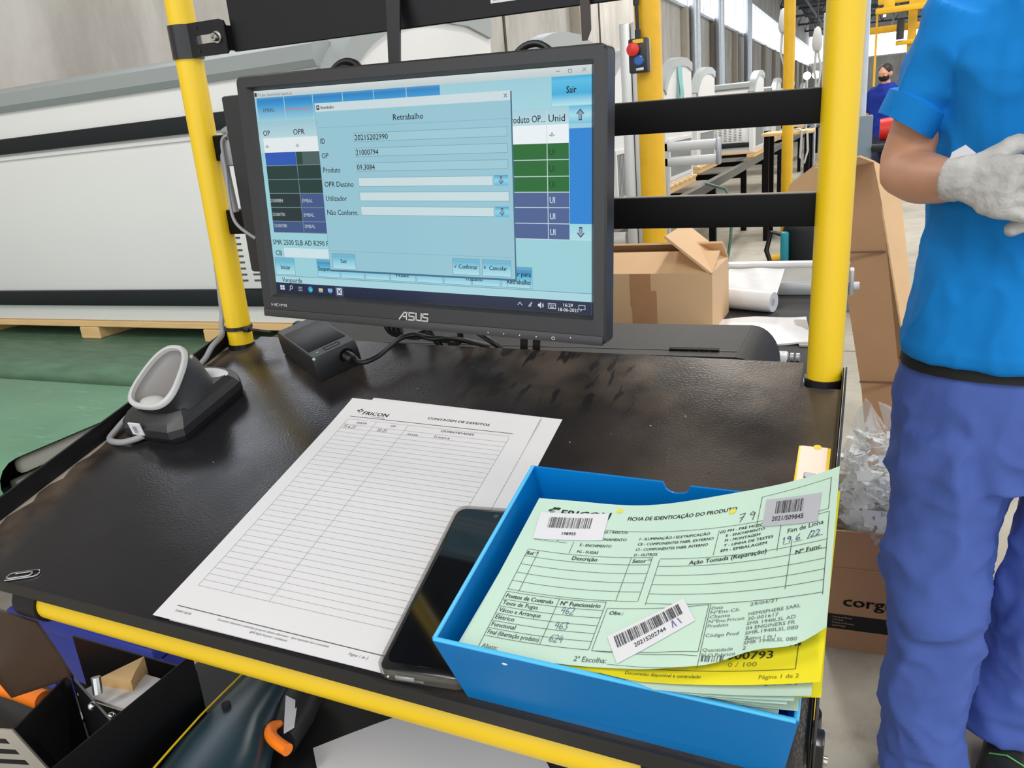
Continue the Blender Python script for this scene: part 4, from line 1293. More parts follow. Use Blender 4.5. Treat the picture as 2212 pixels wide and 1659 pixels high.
for i, (x, z, r_, t_, lb) in enumerate(((.2445, .386, .0205, .0035, 'black cable loop above the left half of the monitor'), (.4425, .382, .021, .0032, 'black cable loop above the right half of the monitor'))):
    o = MB().tube([(x + r_ * math.cos(a), .345 + .006 * math.sin(a), z + r_ * math.sin(a)) for a in [2 * PI * k / 32 for k in range(32)]], t_, 10, closed=True)
    if i == 0:
        o.lathe([(0, -.004), (.0175, -.004), (.0175, .004), (0, .004)], 28, T(x, .349, z) @ RX(PI / 2))
    o = o.build('cable_loop', M_rubber)
    o.matrix_world = BENCH
    tag(o, lb, 'cable', 'cable loops on the monitor back')

# ------------------------------------------------------------------ power adapter
ad = thing('power_adapter', 'black power adapter brick lying askew below the monitor', 'power adapter', DESK @ T(.146, .3795, .0004) @ RZ(math.radians(-30.4)))
def rr_ring(hx, hy, z, r, n=4):
    P = []
    for sx, sy, a0 in ((1, 1, 0), (-1, 1, PI / 2), (-1, -1, PI), (1, -1, 1.5 * PI)):
        for k in range(n):
            a = a0 + PI / 2 * k / (n - 1)
            P.append((sx * (hx - r) + r * math.cos(a), sy * (hy - r) + r * math.sin(a), z))
    return P
MB().loft([rr_ring(.0525, .0265, 0, .003), rr_ring(.0535, .0275, .002, .003), rr_ring(.0535, .0275, .017, .003), rr_ring(.0532, .0268, .0275, .003), rr_ring(.0520, .0255, .0300, .003)]).build('case', M_plastic, ad, sharp=40)
MB().box((-.036, -.0235, .0296), (.034, .0235, .0304), r=.0015).build('top_recess', M_black, ad)
sl = MB()
for a, b in (((.039, -.008, .0298), (.0398, .011, .0303)), ((.0455, -.008, .0298), (.0463, .011, .0303)), ((.039, -.008, .0298), (.0463, -.0072, .0303)), ((.039, .0102, .0298), (.0463, .011, .0303))):
    sl.box(a, b)
sl.build('window_outline', M_mask, ad)
MB().box((.042, -.0175, .0299), (.0432, -.0152, .0302)).build('led', M_led, ad)
MB().ball((.0525, -.0255, .0288), .0018).build('worn_corner', M_grey, ad)
boot = [(.0535 + .0016 * k, .0055 + (.0008 if k % 2 else 0)) for k in range(9)]
MB().lathe([(.0085, .0525), (.0085, .0545)] + [(r_ , x) for x, r_ in boot] + [(.0033, .068)], 18, T(0, .011, .017) @ RY(PI / 2)).build('strain_relief', M_rubber, ad)
MB().tube([(-.053, .004, .018), (-.066, .004, .019)], .0085, 14).build('inlet_plug', M_rubber, ad)
ac = MB().tube(spline([d2b(.2095, .3595, .0165), d2b(.220, .352, .016), d2b(.231, .353, .017), d2b(.239, .364, .018), d2b(.243, .384, .019), d2b(.248, .402, .020), d2b(.262, .4105, .020), d2b(.285, .404, .020), d2b(.305, .415, .015), (.33, .44, .095)]), .0030, 12)
ac = ac.build('adapter_cord', M_rubber)
ac.matrix_world = BENCH
tag(ac, 'black round cord running from the adapter up behind the monitor', 'cable')
bn = MB()
for k in range(4):
    bn.tube(spline([(.203 + .006 * k, .425, .128), (.203 + .007 * k, .425, .116 - .002 * k), (.212 + .008 * k, .425, .108 - .001 * k), (.232 + .006 * k, .425, .107), (.262, .43, .116), (.29, .425, .135)]), .0028, 10)
bn.tube([(.24, .43, .145), (.255, .43, .118), (.268, .43, .100), (.275, .43, .092)], .0040, 10)
bn.tube([(.262, .43, .104), (.285, .432, .101)], .0035, 10)
bn = bn.build('cable_bundle', M_rubber)
bn.matrix_world = BENCH
tag(bn, 'bundle of black cables hanging under the monitor, left of centre', 'cable')
for i, (P, lb) in enumerate((([(.298, .42, .16), (.305, .42, .118), (.300, .425, .103), (.285, .43, .098)], 'short black cable curving under the middle of the monitor'), ([(.30, .42, .125), (.325, .42, .118), (.342, .42, .108), (.352, .425, .098), (.36, .43, .08)], 'thick black cable dropping behind the desk back edge'))):
    o = MB().tube(spline(P), .0035, 10).build('black_cable', M_rubber)
    o.matrix_world = BENCH
    tag(o, lb, 'cable')
for i, (x, lb) in enumerate(((.3775, 'left black strap hanging behind the desk edge under the monitor'), (.3925, 'right black strap hanging behind the desk edge under the monitor'))):
    o = MB().loft([[(x + .006, .425, .17), (x + .0145, .425, .17), (x + .0145, .427, .17), (x + .006, .427, .17)], [(x - .002, .425, .085), (x + .0065, .425, .085), (x + .0065, .427, .085), (x - .002, .427, .085)]]).build('cable_strap', M_mask)
    o.matrix_world = BENCH
    tag(o, lb, 'strap', 'cable straps behind the desk')
ct = thing('cable_tie', 'black cable tie around the foot of the left yellow post', 'cable tie', BENCH @ T(.007, .388, .119))
MB().lathe([(.0153, -.0022), (.0170, -.0022), (.0170, .0022), (.0153, .0022)], 28).build('strap', M_rubber, ct)
MB().box((.0165, -.012, -.0035), (.0255, -.004, .0035), r=.001).build('head', M_rubber, ct)
MB().tube([(.0255, -.008, 0), (.036, -.008, -.001), (.056, -.006, -.003)], .0018, 8).build('tail', M_rubber, ct)

# ------------------------------------------------------------------ barcode scanner cradle
sc = thing('scanner_cradle', 'dark barcode scanner cradle with light grey cup on the left of the desk', 'scanner cradle', DESK @ T(.053, .204, .0004))
def outline(hw, y0, y1, ch, n_):
    """rounded-corner outline used for the foot"""
    return [(-hw + ch, y0, n_), (hw - ch, y0, n_), (hw, y0 + ch * .8, n_), (hw, y1 - ch * 1.2, n_), (hw - ch * 1.3, y1, n_), (-hw + ch * 1.3, y1, n_), (-hw, y1 - ch * 1.2, n_), (-hw, y0 + ch * .8, n_)]
MB().loft([outline(.0405, -.006, .104, .010, 0), outline(.0440, -.010, .107, .012, .008), outline(.0440, -.009, .107, .013, .016), outline(.0400, -.002, .104, .013, .0235), outline(.034, .006, .098, .011, .0285)]).build('foot', M_plastic, sc, sharp=22)
# the cup stands on the foot: an oblique collar whose mouth faces up and forward
def ring(c, a, b, ux, uy, n=36, taper=.22):
    out = []
    for k in range(n):
        t = 2 * PI * k / n
        cx_, sy_ = math.cos(t), math.sin(t)
        ex, ey = abs(cx_) ** .72 * math.copysign(1, cx_), abs(sy_) ** .72 * math.copysign(1, sy_)
        wq = a * (1 - taper * ey)
        out.append(tuple(Vector(c) + Vector(ux) * ex * wq + Vector(uy) * ey * b))
    return out
mu = (math.cos(math.radians(27)) * 0, math.cos(math.radians(27)), math.sin(math.radians(27)))
mc = Vector((.001, .0335, .0555))
un = Vector((0, -math.sin(math.radians(27)), math.cos(math.radians(27))))
ux = (1, 0, 0)
cup = MB()
cup.loft([ring((.0, .041, .012), .0415, .048, ux, (0, 1, 0), taper=.05), ring((.0, .038, .024), .0385, .0435, ux, (0, .99, .1), taper=.08), ring(mc - un * .019, .0335, .0385, ux, mu), ring(mc - un * .010, .0300, .0385, ux, mu), ring(mc - un * .0025, .0292, .0388, ux, mu)], (True, False))
cup.build('cup_body', M_plastic, sc, sharp=50)
rim = MB()
rim.loft([ring(mc - un * .0025, .0294, .0390, ux, mu), ring(mc + un * .0015, .0290, .0386, ux, mu), ring(mc + un * .0030, .0272, .0366, ux, mu), ring(mc + un * .0022, .0248, .0340, ux, mu), ring(mc - un * .002, .0242, .0334, ux, mu)], (False, False))
rim.build('cup_rim', M_grey, sc, sharp=60)
well = MB()
well.loft([ring(mc - un * .0015, .0244, .0336, ux, mu), ring(mc - un * .006, .0232, .0325, ux, mu), ring(mc - un * .009, .018, .028, ux, mu)], (False, True))
well.build('cup_well', M_cupgrey, sc, sharp=60)
MB().ball((.004, .0105, .0395), (.016, .010, .004)).build('cup_contact', M_grey, sc)
MB().ball((.018, .060, .062), (.004, .008, .003)).build('cup_latch', M_grey, sc)
MB().ball((.010, .086, .0275), (.026, .0105, .0030), n=20).build('status_window', M_label, sc)
MB().box((.0, .083, .0292), (.008, .088, .0305)).build('status_light', M_led, sc)
la = MB().box((-.0195, -.0108, .0095), (-.0025, -.0092, .0245), r=.0004, seg=1).build('code_label', M_paper, sc)
pr = Print((40, 40, 40))
for k in range(5):
    pr.rect(-.0145, .0145 + .0013 * k, -.0145 + (.005 if k % 2 else .0065), .0151 + .0013 * k)
pr.rect(-.0145, .0125, -.009, .0131)
pr.build('label_print', M_print, la, lambda x, y, n_: (x, -.0109 - n_ * .3, y))
cc = MB().tube(spline([d2b(.044, .197, .007), d2b(.036, .190, .006), d2b(.022, .184, .005), d2b(.004, .186, .005), d2b(-.0005, .200, .007), d2b(.001, .222, .012), d2b(.002, .25, .010), d2b(.002, .30, .008), d2b(.000, .34, .010), d2b(-.001, .362, .018), (-.0070, .372, .112), (-.0105, .378, .125), (-.0115, .384, .140), (-.012, .39, .20)]), .0034, 12)
cc = cc.build('scanner_cable', M_greycable)
cc.matrix_world = BENCH
tag(cc, 'grey cable from the scanner cradle along the left flange to the post', 'cable')

# ------------------------------------------------------------------ count sheets
def bil(A_, B_, C_, D_, u, v):
    """u along A to B (top), v from D/C (bottom) up"""
    tx, ty = A_[0] + (B_[0] - A_[0]) * u, A_[1] + (B_[1] - A_[1]) * u
    bx, by = D_[0] + (C_[0] - D_[0]) * u, D_[1] + (C_[1] - D_[1]) * u
    return bx + (tx - bx) * v, by + (ty - by) * v
s2c = ((.261, .309), (.4746, .301), (.4815, .0045), (.262, .0035))
o = MB().sheet(10, 12, lambda u, v, n_: (*bil(*s2c, u, v), .0005 + n_), .0002).build('paper_sheet', M_paper)
o.matrix_world = DESK
tag(o, 'blank white sheet peeking out to the right beneath the count sheet', 'paper')
s1c = ((.2388, .3025), (.4545, .2975), (.4628, .0042), (.2458, .0033))
def s1(u, v, n_):
    lift = .0012 + .0022 * max(0, .25 - v) * 4 * (1 - u) ** 2 * .4 + .0015 * max(0, v - .85) * 6
    return (*bil(*s1c, u, v), lift + n_)
cs = thing('count_sheet', 'white printed defect count sheet with a ruled table lying on the desk', 'paper', DESK)
MB().sheet(16, 20, lambda u, v, n_: s1(u, v, n_), .0002).build('sheet', M_paper, cs)
C = Print((70, 72, 76))
INK = (52, 54, 58)
# emblem: a small fan of leaves before the maker's name
for k, (x, y, c_) in enumerate(((.0190, .2775, (60, 60, 62)), (.0214, .2795, (40, 40, 42)), (.0236, .2775, (90, 92, 94)), (.0212, .2755, (120, 122, 124)))):
    C.put([(x - .0016, y - .0006), (x + .0008, y - .0012), (x + .0016, y + .0008), (x - .0006, y + .0013)], [(0, 1, 2, 3)], c_)
C.text(.0262, .2722, 'FRICON', .0052, w=.0295, col=(36, 36, 38), bold=True, shear=.1)
C.text(.0376, .2694, 'COOLING LIFE', .0015, w=.016, col=(120, 122, 124))
C.text(.0992, .2762, 'CONTAGEM DE DEFEITOS', .0033, w=.066, col=(48, 48, 50), bold=True)
C.line(.0147, .2672, .1920, .2690, .0007, INK, 12)
x0, x1, y0, y1 = .0150, .1905, .0343, .2630
nrow = 34
hy = .2562 - .0018
for k in range(nrow + 1):
    y = y0 + (hy - y0) * k / nrow
    C.line(x0, y, x1, y + .0012 * (k / nrow), .00028, (128, 134, 140), 10)
C.line(x0, y1, x1, y1 + .0015, .00028, (128, 134, 140), 10)
for x in (x0, .0474, .0832, x1):
    C.line(x, y0, x + (.0012 if x0 < x < x1 else 0), y1, .00028, (128, 134, 140), 14)
C.text(.0284, .2572, 'DATA', .0028, w=.0115, bold=True)
C.text(.0668, .2580, 'OF', .0028, w=.0058, bold=True)
C.text(.1214, .2596, 'QUANTIDADES', .0028, w=.0345, bold=True)
def digits(s_):
    D = {'0': [[(0, .5), (.1, .9), (.3, 1), (.45, .7), (.42, .2), (.2, 0), (.02, .2), (0, .5)]], '1': [[(.1, .7), (.25, 1), (.2, 0)]], '2': [[(0, .8), (.2, 1), (.4, .8), (.3, .45), (0, 0), (.45, .05)]],
         '3': [[(0, .95), (.35, .95), (.15, .55), (.4, .35), (.2, 0), (0, .1)]], '4': [[(.2, 1), (0, .4), (.4, .45)], [(.35, .8), (.3, 0)]], '5': [[(.4, 1), (.1, 1), (.05, .6), (.35, .5), (.3, .1), (0, 0)]],
         '6': [[(.35, 1), (.08, .6), (0, .2), (.2, 0), (.4, .2), (.3, .45), (.05, .3)]], '7': [[(0, .9), (.45, 1), (.15, 0)], [(.05, .5), (.4, .55)]], '8': [[(.3, .55), (.05, .8), (.25, 1), (.4, .8), (.05, .2), (.2, 0), (.4, .2), (.3, .55)]],
         '9': [[(.4, .8), (.2, 1), (.02, .75), (.2, .55), (.4, .8), (.3, 0)]], '.': [[(.1, 0), (.16, .04)]], '/': [[(0, -.1), (.35, 1.1)]], ' ': [], '-': [[(0, .4), (.3, .45)]],
         'o': [[(.2, .5), (0, .3), (.15, 0), (.38, .2), (.2, .5)]], 'a': [[(.35, .45), (.05, .4), (.05, .05), (.35, .2), (.35, .5), (.4, 0)]], 's': [[(.35, .5), (.05, .4), (.35, .15), (0, 0)]], 'b': [[(0, 1), (.05, 0), (.35, .15), (.3, .45), (.05, .35)]],
         't': [[(.15, .9), (.15, .1), (.3, 0)], [(0, .6), (.35, .65)]], 'r': [[(0, .5), (.05, 0)], [(.05, .3), (.3, .5)]], 'n': [[(0, .5), (.03, 0)], [(.03, .35), (.25, .5), (.3, 0)]], 'e': [[(.02, .25), (.35, .3), (.2, .5), (0, .25), (.15, 0), (.35, .08)]], 'i': [[(.1, .5), (.1, 0)], [(.1, .7), (.12, .72)]],
         'c': [[(.35, .45), (.1, .45), (0, .15), (.2, 0), (.35, .08)]]}
    out = []
    x = 0
    for ch in s_:
        out += [[(a + x, b) for a, b in st_] for st_ in D.get(ch, [])]
        x += .30 if ch in './i ' else .52
    return out
C.pen(.0168, .2488, .0046, digits('15.6.21'), .00045, (60, 62, 74))
C.pen(.0565, .2490, .0044, digits('03 25'), .00045, (60, 62, 74))
C.pen(.0905, .2492, .0042, digits('nossa'), .00045, (60, 62, 74))
C.pen(.1185, .2500, .0042, digits('traseira'), .00045, (60, 62, 74))
C.line(.0131, .0129, .1990, .0124, .0007, (72, 74, 76), 10)
C.text(.0152, .0074, 'FORM 185.00', .0020, w=.015, col=(140, 142, 146), shear=.2)
C.text(.0547, .0086, 'Documento disponível e controlado apenas em Sistema Informático - Após impressão não é controlado', .0019, w=.097, col=(140, 142, 146), shear=.2)
C.text(.1028, .0052, '@All Rights Reserved - Confidencial', .0019, w=.032, al='C', col=(140, 142, 146), shear=.2)
C.text(.1835, .0068, 'Página 1 de 2', .0022, w=.0150, al='R', col=(130, 132, 136), shear=.2)
C.build('print', M_print, cs, lambda x, y, n_: s1(x / .21, y / .297, n_ * .5))

# ------------------------------------------------------------------ phone
ph = thing('smartphone', 'black smartphone in a clear case lying between count sheet and blue tray', 'phone', DESK @ T(.4505, -.0005, .0018) @ RZ(math.radians(5.6)))
PW, PH = .0635, .160
def pr_ring(x0, x1, y0, y1, r, z, n=6):
    P = []
    for cx_, cy_, a0 in ((x1 - r, y1 - r, 0), (x0 + r, y1 - r, PI / 2), (x0 + r, y0 + r, PI), (x1 - r, y0 + r, 1.5 * PI)):
        for k in range(n):
            a = a0 + PI / 2 * k / (n - 1)
            P.append((cx_ + r * math.cos(a), cy_ + r * math.sin(a), z))
    return P
MB().loft([pr_ring(.002, PW - .002, .002, PH - .002, .007, .0005), pr_ring(.001, PW - .001, .001, PH - .001, .008, .002), pr_ring(.001, PW - .001, .001, PH - .001, .008, .0065), pr_ring(.0025, PW - .0025, .0025, PH - .0025, .0075, .0080)]).build('body', pm('black_glossy_body', (16, 17, 19), .2), ph, sharp=60)
MB().loft([pr_ring(.0045, PW - .0045, .0075, PH - .0045, .006, .0080), pr_ring(.0045, PW - .0045, .0075, PH - .0045, .006, .0083)]).build('screen', M_glass, ph)
MB().cyl((PW / 2 + .004, PH - .0095, .00835), .0021, .0003, 18).build('front_camera', pm('camera_ring', (60, 62, 66), .2), ph)
MB().loft([pr_ring(0, PW, 0, PH, .009, 0), pr_ring(-.0006, PW + .0006, -.0006, PH + .0006, .009, .003), pr_ring(-.0004, PW + .0004, -.0004, PH + .0004, .009, .0085), pr_ring(.0010, PW - .0010, .0010, PH - .0010, .0085, .0085), pr_ring(.0009, PW - .0009, .0009, PH - .0009, .0085, .004)], (False, False)).build('clear_case', pm('clear_case', (120, 118, 110), .12, alpha=.38, spec=.8), ph, sharp=60)
MB().box((.014, -.0012, .0025), (.028, .0002, .0062), r=.0007).build('charging_port', M_galv, ph)
MB().ball((.009, -.0006, .004), (.0012, .0009, .0012)).build('microphone', M_steel, ph)

# ------------------------------------------------------------------ blue tray and the forms in it
tr = thing('blue_tray', 'blue plastic letter tray full of forms at the desk front right', 'tray', DESK)
BX0, BX1, BY0, BY1 = .5140, .7000, .0035, .1580
RX0, RX1, RY0, RY1 = .5045, .7070, -.0012, .1655
RH, tk = .0555, .0016
tb = MB()
tb.box((BX0, BY0, .0002), (BX1, BY1, .0018))
tb.loft([[(BX0, BY0, .0002), (BX1, BY0, .0002), (BX1, BY0 + tk, .0002), (BX0, BY0 + tk, .0002)], [(RX0, RY0, RH), (RX1, RY0, RH), (RX1, RY0 + tk, RH), (RX0, RY0 + tk, RH)]])
tb.loft([[(BX0, BY0 + tk, .0002), (BX0 + tk, BY0 + tk, .0002), (BX0 + tk, BY1 - tk, .0002), (BX0, BY1 - tk, .0002)], [(RX0, RY0 + tk, RH), (RX0 + tk, RY0 + tk, RH), (RX0 + tk, RY1 - tk, RH), (RX0, RY1 - tk, RH)]])
tb.loft([[(BX1 - tk, BY0 + tk, .0002), (BX1, BY0 + tk, .0002), (BX1, BY1 - tk, .0002), (BX1 - tk, BY1 - tk, .0002)], [(RX1 - tk, RY0 + tk, RH), (RX1, RY0 + tk, RH), (RX1, RY1 - tk, RH), (RX1 - tk, RY1 - tk, RH)]])
# back wall with a thumb notch, as a profile swept through its thickness
bw = [(RX0, RH), (.6035, RH)] + [(.6045, RH - .002)] + [(.6135 - .0085 * math.cos(a), RH - .003 - .005 * math.sin(a)) for a in [PI * k / 8 for k in range(9)]] + [(.6225, RH - .001), (RX1, RH), (BX1, .0002), (BX0, .0002)]
def bwp(x, h, t_):
    return (x, BY1 + (RY1 - BY1) * (h / RH) - tk + t_, h)
tb.loft([[bwp(x, h, 0) for x, h in bw], [bwp(x, h, tk) for x, h in bw]])
tb.build('shell', M_bluetray, tr)
# rolled lips along the rim
MB().tube([(RX0 + .001, RY0 + .001, RH), (RX1 - .001, RY0 + .001, RH)], .0014, 10).tube([(RX0 + .001, RY0 + .001, RH), (RX0 + .001, RY1 - .001, RH)], .0014, 10).tube([(RX1 - .001, RY0 + .001, RH), (RX1 - .001, RY1 - .001, RH)], .0014, 10).build('rim_lip', M_traylip, tr)
MB().ball((.5495, .0000, .0475), (.0022, .0010, .0012)).build('chipped_spot', M_label, tr)

def form_surface(n0, rise, dx=0.0, dy=0.0, rot=0.0, pw=2.2, curl=0.0):
    def fn(x, y, n_):
        xx = .52 + x
        t = max(0.0, x / .19)
        z = n0 + rise * t ** pw
        # the lower right corner droops and waves
        c = max(0.0, (x - .12) / .075) * max(0.0, (.045 - y) / .045)
        z += -curl * c + curl * .35 * math.sin(x * 160) * max(0.0, (.03 - y) / .03) * max(0.0, (x - .10) / .09)
        px, py = x - .10, y - .07
        X = .62 + dx + px * math.cos(rot) - py * math.sin(rot)
        Y = .07 + dy + px * math.sin(rot) + py * math.cos(rot)
        k = min(1.0, max(0.0, (.0600 - z) / .004))      # inside the rim the sheet stays off the tray walls
        if k > 0:
            Y = Y * (1 - k) + max(Y, .0016) * k
            X = X * (1 - k) + min(max(X, .5085), .7030) * k
        return (X, Y, z + n_)
    return fn
F0 = form_surface(.0500, .0530, curl=.007)
forms = [
    (M_yellowp, .0490, .0400, .0012, -.0040, -.014, 'yellow form right under the top green form in the blue tray', 'yellow'),
    (M_paleg, .0480, .0345, .0010, -.0060, -.018, 'whitish green sheet just below the upper yellow form in the tray', 'pale'),
    (M_green, .0472, .0310, .0000, -.0050, -.030, 'mint sheet twisted under the whitish sheet in the tray', 'mint'),
    (M_paleg, .0464, .0280, -.0010, -.0035, -.046, 'whitish sheet turned most strongly in the tray stack', 'pale'),
    (M_yellowp, .0454, .0262, .0036, .0005, .004, 'lower yellow form showing along the right edge of the stack', 'yellow'),
    (M_green, .0444, .0225, -.0030, -.0010, -.036, 'mint sheet in the lower part of the tray stack', 'mint'),
    (M_paleg, .0430, .0185, .0020, -.0010, .008, 'pale sheet sticking out lowest on the right of the tray', 'pale'),
    (M_green, .0415, .0150, -.0040, -.0005, -.020, 'bottom visible mint sheet at the tray front edge', 'mint'),
]
for i, (m_, n0, rise, dx, dy, rot, lb, kd) in enumerate(forms):
    fn = form_surface(n0, rise, dx, dy, rot)
    f = thing('paper_form', lb, 'paper', DESK, 'forms stacked in the blue tray')
    MB().sheet(18, 8, lambda u, v, n_: fn(u * (.1955, .1925, .187, .186, .1925, .185, .184, .183)[i], .0025 + v * .1355, n_), .0002).build('sheet', m_, f)
    if i == 0:
        Y = Print((70, 70, 30))
        Y.frame(.012, .0105, .184, .125, .0004, (110, 106, 40), 14)
        Y.text(.143, .0178, '21000793', .0048, w=.030, col=(70, 68, 40), bold=True)
        Y.text(.152, .0132, '0 / 100', .0028, w=.014, col=(150, 146, 50))
        Y.bars(.140, .0245, .045, .006, 5, 30, (60, 58, 40))
        Y.text(.186, .0055, 'Página 1 de 2', .0024, w=.018, al='R', col=(150, 140, 50))
        Y.text(.100, .0060, 'Documento disponível e controlado', .0022, w=.040, col=(120, 116, 46))
        Y.build('print', M_print, f, lambda x, y, n_: fn(x, y, n_))
    elif i == 1:
        Y = Print((120, 130, 126))
        Y.text(.186, .0085, 'Página 1 de 2', .0024, w=.018, al='R', col=(120, 130, 126))
        Y.build('print', M_print, f, lambda x, y, n_: fn(x, y, n_))

gf = thing('identification_form', 'top mint green product identification form with bar code stickers in the tray', 'paper', DESK, 'forms stacked in the blue tray')
def g_edge(u, v, n_):
    x = u * .1965
    lo = .0025 + (.0160 * max(0.0, (x - .118) / .078) ** 1.3) + .0018 * math.sin(x * 130) * max(0.0, (x - .11) / .08)
    hi = .1372 + .0012 * math.sin(x * 60)
    return F0(x, lo + (hi - lo) * v, n_)
MB().sheet(44, 24, g_edge, .0002).build('sheet', M_green, gf)
G = Print((62, 66, 66))
for k, (x, y, c_) in enumerate(((.0128, .1262, (70, 74, 74)), (.0152, .1284, (46, 48, 48)), (.0178, .1284, (46, 48, 48)), (.0146, .1250, (130, 140, 136)))):
    G.put([(x - .0018, y - .0009), (x + .0008, y - .0014), (x + .0018, y + .0009), (x - .0006, y + .0014)], [(0, 1, 2, 3)], c_)
G.text(.0208, .1212, 'FRICON', .0070, w=.036, col=(40, 42, 42), bold=True, shear=.06)
G.text(.0700, .1204, 'FICHA DE IDENTICAÇÃO DO PRODUTO', .0036, w=.0705, col=(44, 46, 46), bold=True)
for x, y in ((.0620, .1300), (.1380, .1200)):
    G.put([(x + .0022 * math.cos(a), y + .0022 * math.sin(a)) for a in [k * PI / 8 for k in range(16)]], [tuple(range(16))], (214, 206, 60))
W1 = .00032
LC = (74, 80, 78)
G.line(.0105, .1130, .1670, .1050, W1, LC, 20)
G.text(.0480, .1078, 'CAUSAS / RISCOS', .0022, w=.0255, bold=True)
for k, t_ in enumerate(('F - FUNCIONAMENTO', 'E - ENCHIMENTO', 'FG - FUGAS')):
    G.text(.0445, .1008 - k * .0062, t_, .0024, w=(.030, .0215, .0145)[k], bold=True)
for k, t_ in enumerate(('I - ILUMINAÇÃO / ELETRIFICAÇÃO', 'CE - COMPONENTES FABR. EXTERNO', 'CI - COMPONENTES FABR. INTERNO', 'O - OUTROS')):
    G.text(.0830, .1014 - k * .0048, t_, .0023, w=(.0445, .0475, .0450, .0150)[k], bold=True)
for k, t_ in enumerate(('(2) PM - PRÉ MONTAGEM', 'E - ENCHIMENTO', 'M - MONTAGEM', 'T - LINHA DE TESTES', 'EM - EMBALAGEM')):
    G.text(.1336 + (.004 if k in (1, 2, 3) else .003 if k == 4 else 0), .1014 - k * .0042, t_, .0022, w=(.0335, .0220, .0200, .0275, .0255)[k], bold=True)
for k in range(3):
    G.line(.0115 + k * .0085, .0965, .0180 + k * .0085, .0965, W1, LC)
    if k:
        G.line(.0102 + k * .0085, .0955, .0112 + k * .0085, .0985, W1, LC)
for x, a, b in ((.0395, .098, .0872), (.1327, .104, .0828), (.1683, .102, .0770)):
    G.line(x, a, x, b, W1, LC, 6)
G.frame(.1545, .1010, .1925, .1280, W1, LC, 10)
G.line(.1685, .0985, .1930, .0985, W1, LC, 4)
G.line(.1930, .0985, .1935, .038, W1, LC, 14)
G.text(.1725, .0895, 'Fim de Linha', .0036, w=.0182)
G.pen(.1702, .0815, .0050, digits('19'), .0004, (62, 70, 120))
G.pen(.1775, .0815, .0050, digits('6'), .0004, (62, 70, 120))
G.pen(.1835, .0815, .0046, digits('/22'), .0004, (62, 70, 120))
for a, b in ((.171, .175), (.1765, .181), (.183, .191)):
    G.line(a, .0808, b, .0808, .00025, LC)
# defect table
L0, L1, L2, L3, L4, L5, L6 = .0110, .0187, .0820, .0955, .1006, .1755, .1935
tops = [.0868, .0805, .0730, .0655, .0582, .0508]
for k, y in enumerate(tops):
    G.line(L0, y, L3, y - .0012, W1, LC, 20)
    G.line(L4, y - .0028, L6, y - .0105 - .0002 * k, W1, LC, 24)
for x in (L0, L1, L2, L3, L4, L5):
    G.line(x, .0862 - (.003 if x > .1 else 0), x, .0500 - (.0035 if x > .1 else 0), W1, LC, 10)
G.text(.0116, .0818, 'Ref.', .0032, w=.0050, bold=True)
G.text(.0170, .0838, '(1)', .0016)
G.text(.0432, .0818, 'Descrição', .0034, w=.0172, bold=True)
G.text(.0836, .0812, 'Setor', .0032, w=.0088, bold=True)
G.text(.0930, .0830, '(2)', .0016)
G.text(.1194, .0772, 'Ação Tomada (Reparação)', .0034, w=.0435, bold=True)
G.text(.1782, .0706, 'Nº Func.', .0034, w=.0130, bold=True)
# control points
rows_ = [.0488, .0424, .0367, .0309, .0252, .0195, .0136]
for y in rows_:
    G.line(L0, y, .0765, y - .0002, W1, LC, 12)
for x in (L0, .0466, .0765):
    G.line(x, rows_[0], x, rows_[-1], W1, LC, 8)
G.line(L0, .0136, L0, .0030, W1, LC)
for k, (t_, w_) in enumerate((('Pontos de Controlo', .0315), ('Teste de Fugas', .0235), ('Vácuo e Arranque', .0275), ('Elétrico', .0125), ('Funcional', .0155), ('Final (libertação produto)', .0330))):
    G.text(.0122, rows_[k + 1] + .0016, t_, .0033, w=w_, bold=(k == 0))
G.text(.0485, rows_[1] + .0016, 'Nº Funcionário', .0033, w=.0255, bold=True)
for k, t_ in ((2, '462'), (4, '463'), (6, '624')):
    G.pen(.0510, rows_[k] + .0008 + (.002 if k == 6 else 0), .0055, digits(t_), .0004, (92, 92, 128))
G.frame(.0785, .0130, .1372, .0440, W1, LC, 12)
G.text(.0808, .0392, 'Obs.:', .0028, w=.0085, bold=True)
G.line(.0785, .0130, .1372, .0105, W1, LC, 8)
G.line(.1383, .0440, .1385, .0030, W1, LC, 8)
for k, (a_, b_) in enumerate((('Data', '29/04/21'), ('NºEnc.Cli.', ''), ('Cliente', 'HEMISPHERE SARL'), ('NºEnc.Fricon', '20-001617'), ('Produto', 'SMR 1940LSL AD'), ('', '04 ENGINERS FR'), ('Código Prod', 'SMR.1940LSL.080'), ('', '2 -'), ('', 'SMR 1940LSL 080'), ('Quantidade', '2'), ('N.O.Fabrico', ''))):
    y = .0402 - k * .0030
    if a_:
        G.text(.1392, y, a_, .0021, w=.00152 * len(a_), col=(110, 118, 114))
    if b_:
        G.text(.1592, y - .0008, b_, .0021, w=.00165 * len(b_), col=(110, 118, 114))
G.text(.160, .0178, 'Fabrico 1 de 1', .0018, w=.014, col=(110, 118, 114))
G.bars(.1395, .0072, .011, .0036, 9, 9, (84, 90, 88))
G.text(.0128, .0050, 'Abate:', .0033, w=.0100, col=(120, 126, 122))
G.text(.0700, .0052, '2ª Escolha:', .0036, w=.0190, col=(100, 106, 102))
G.line(.0900, .0046, .1340, .0020, .00025, LC, 8)
G.pen(.1430, .1085, .0075, digits('7 9'), .0005, (72, 76, 78))
G.build('print', M_print, gf, lambda x, y, n_: F0(x, y, n_))
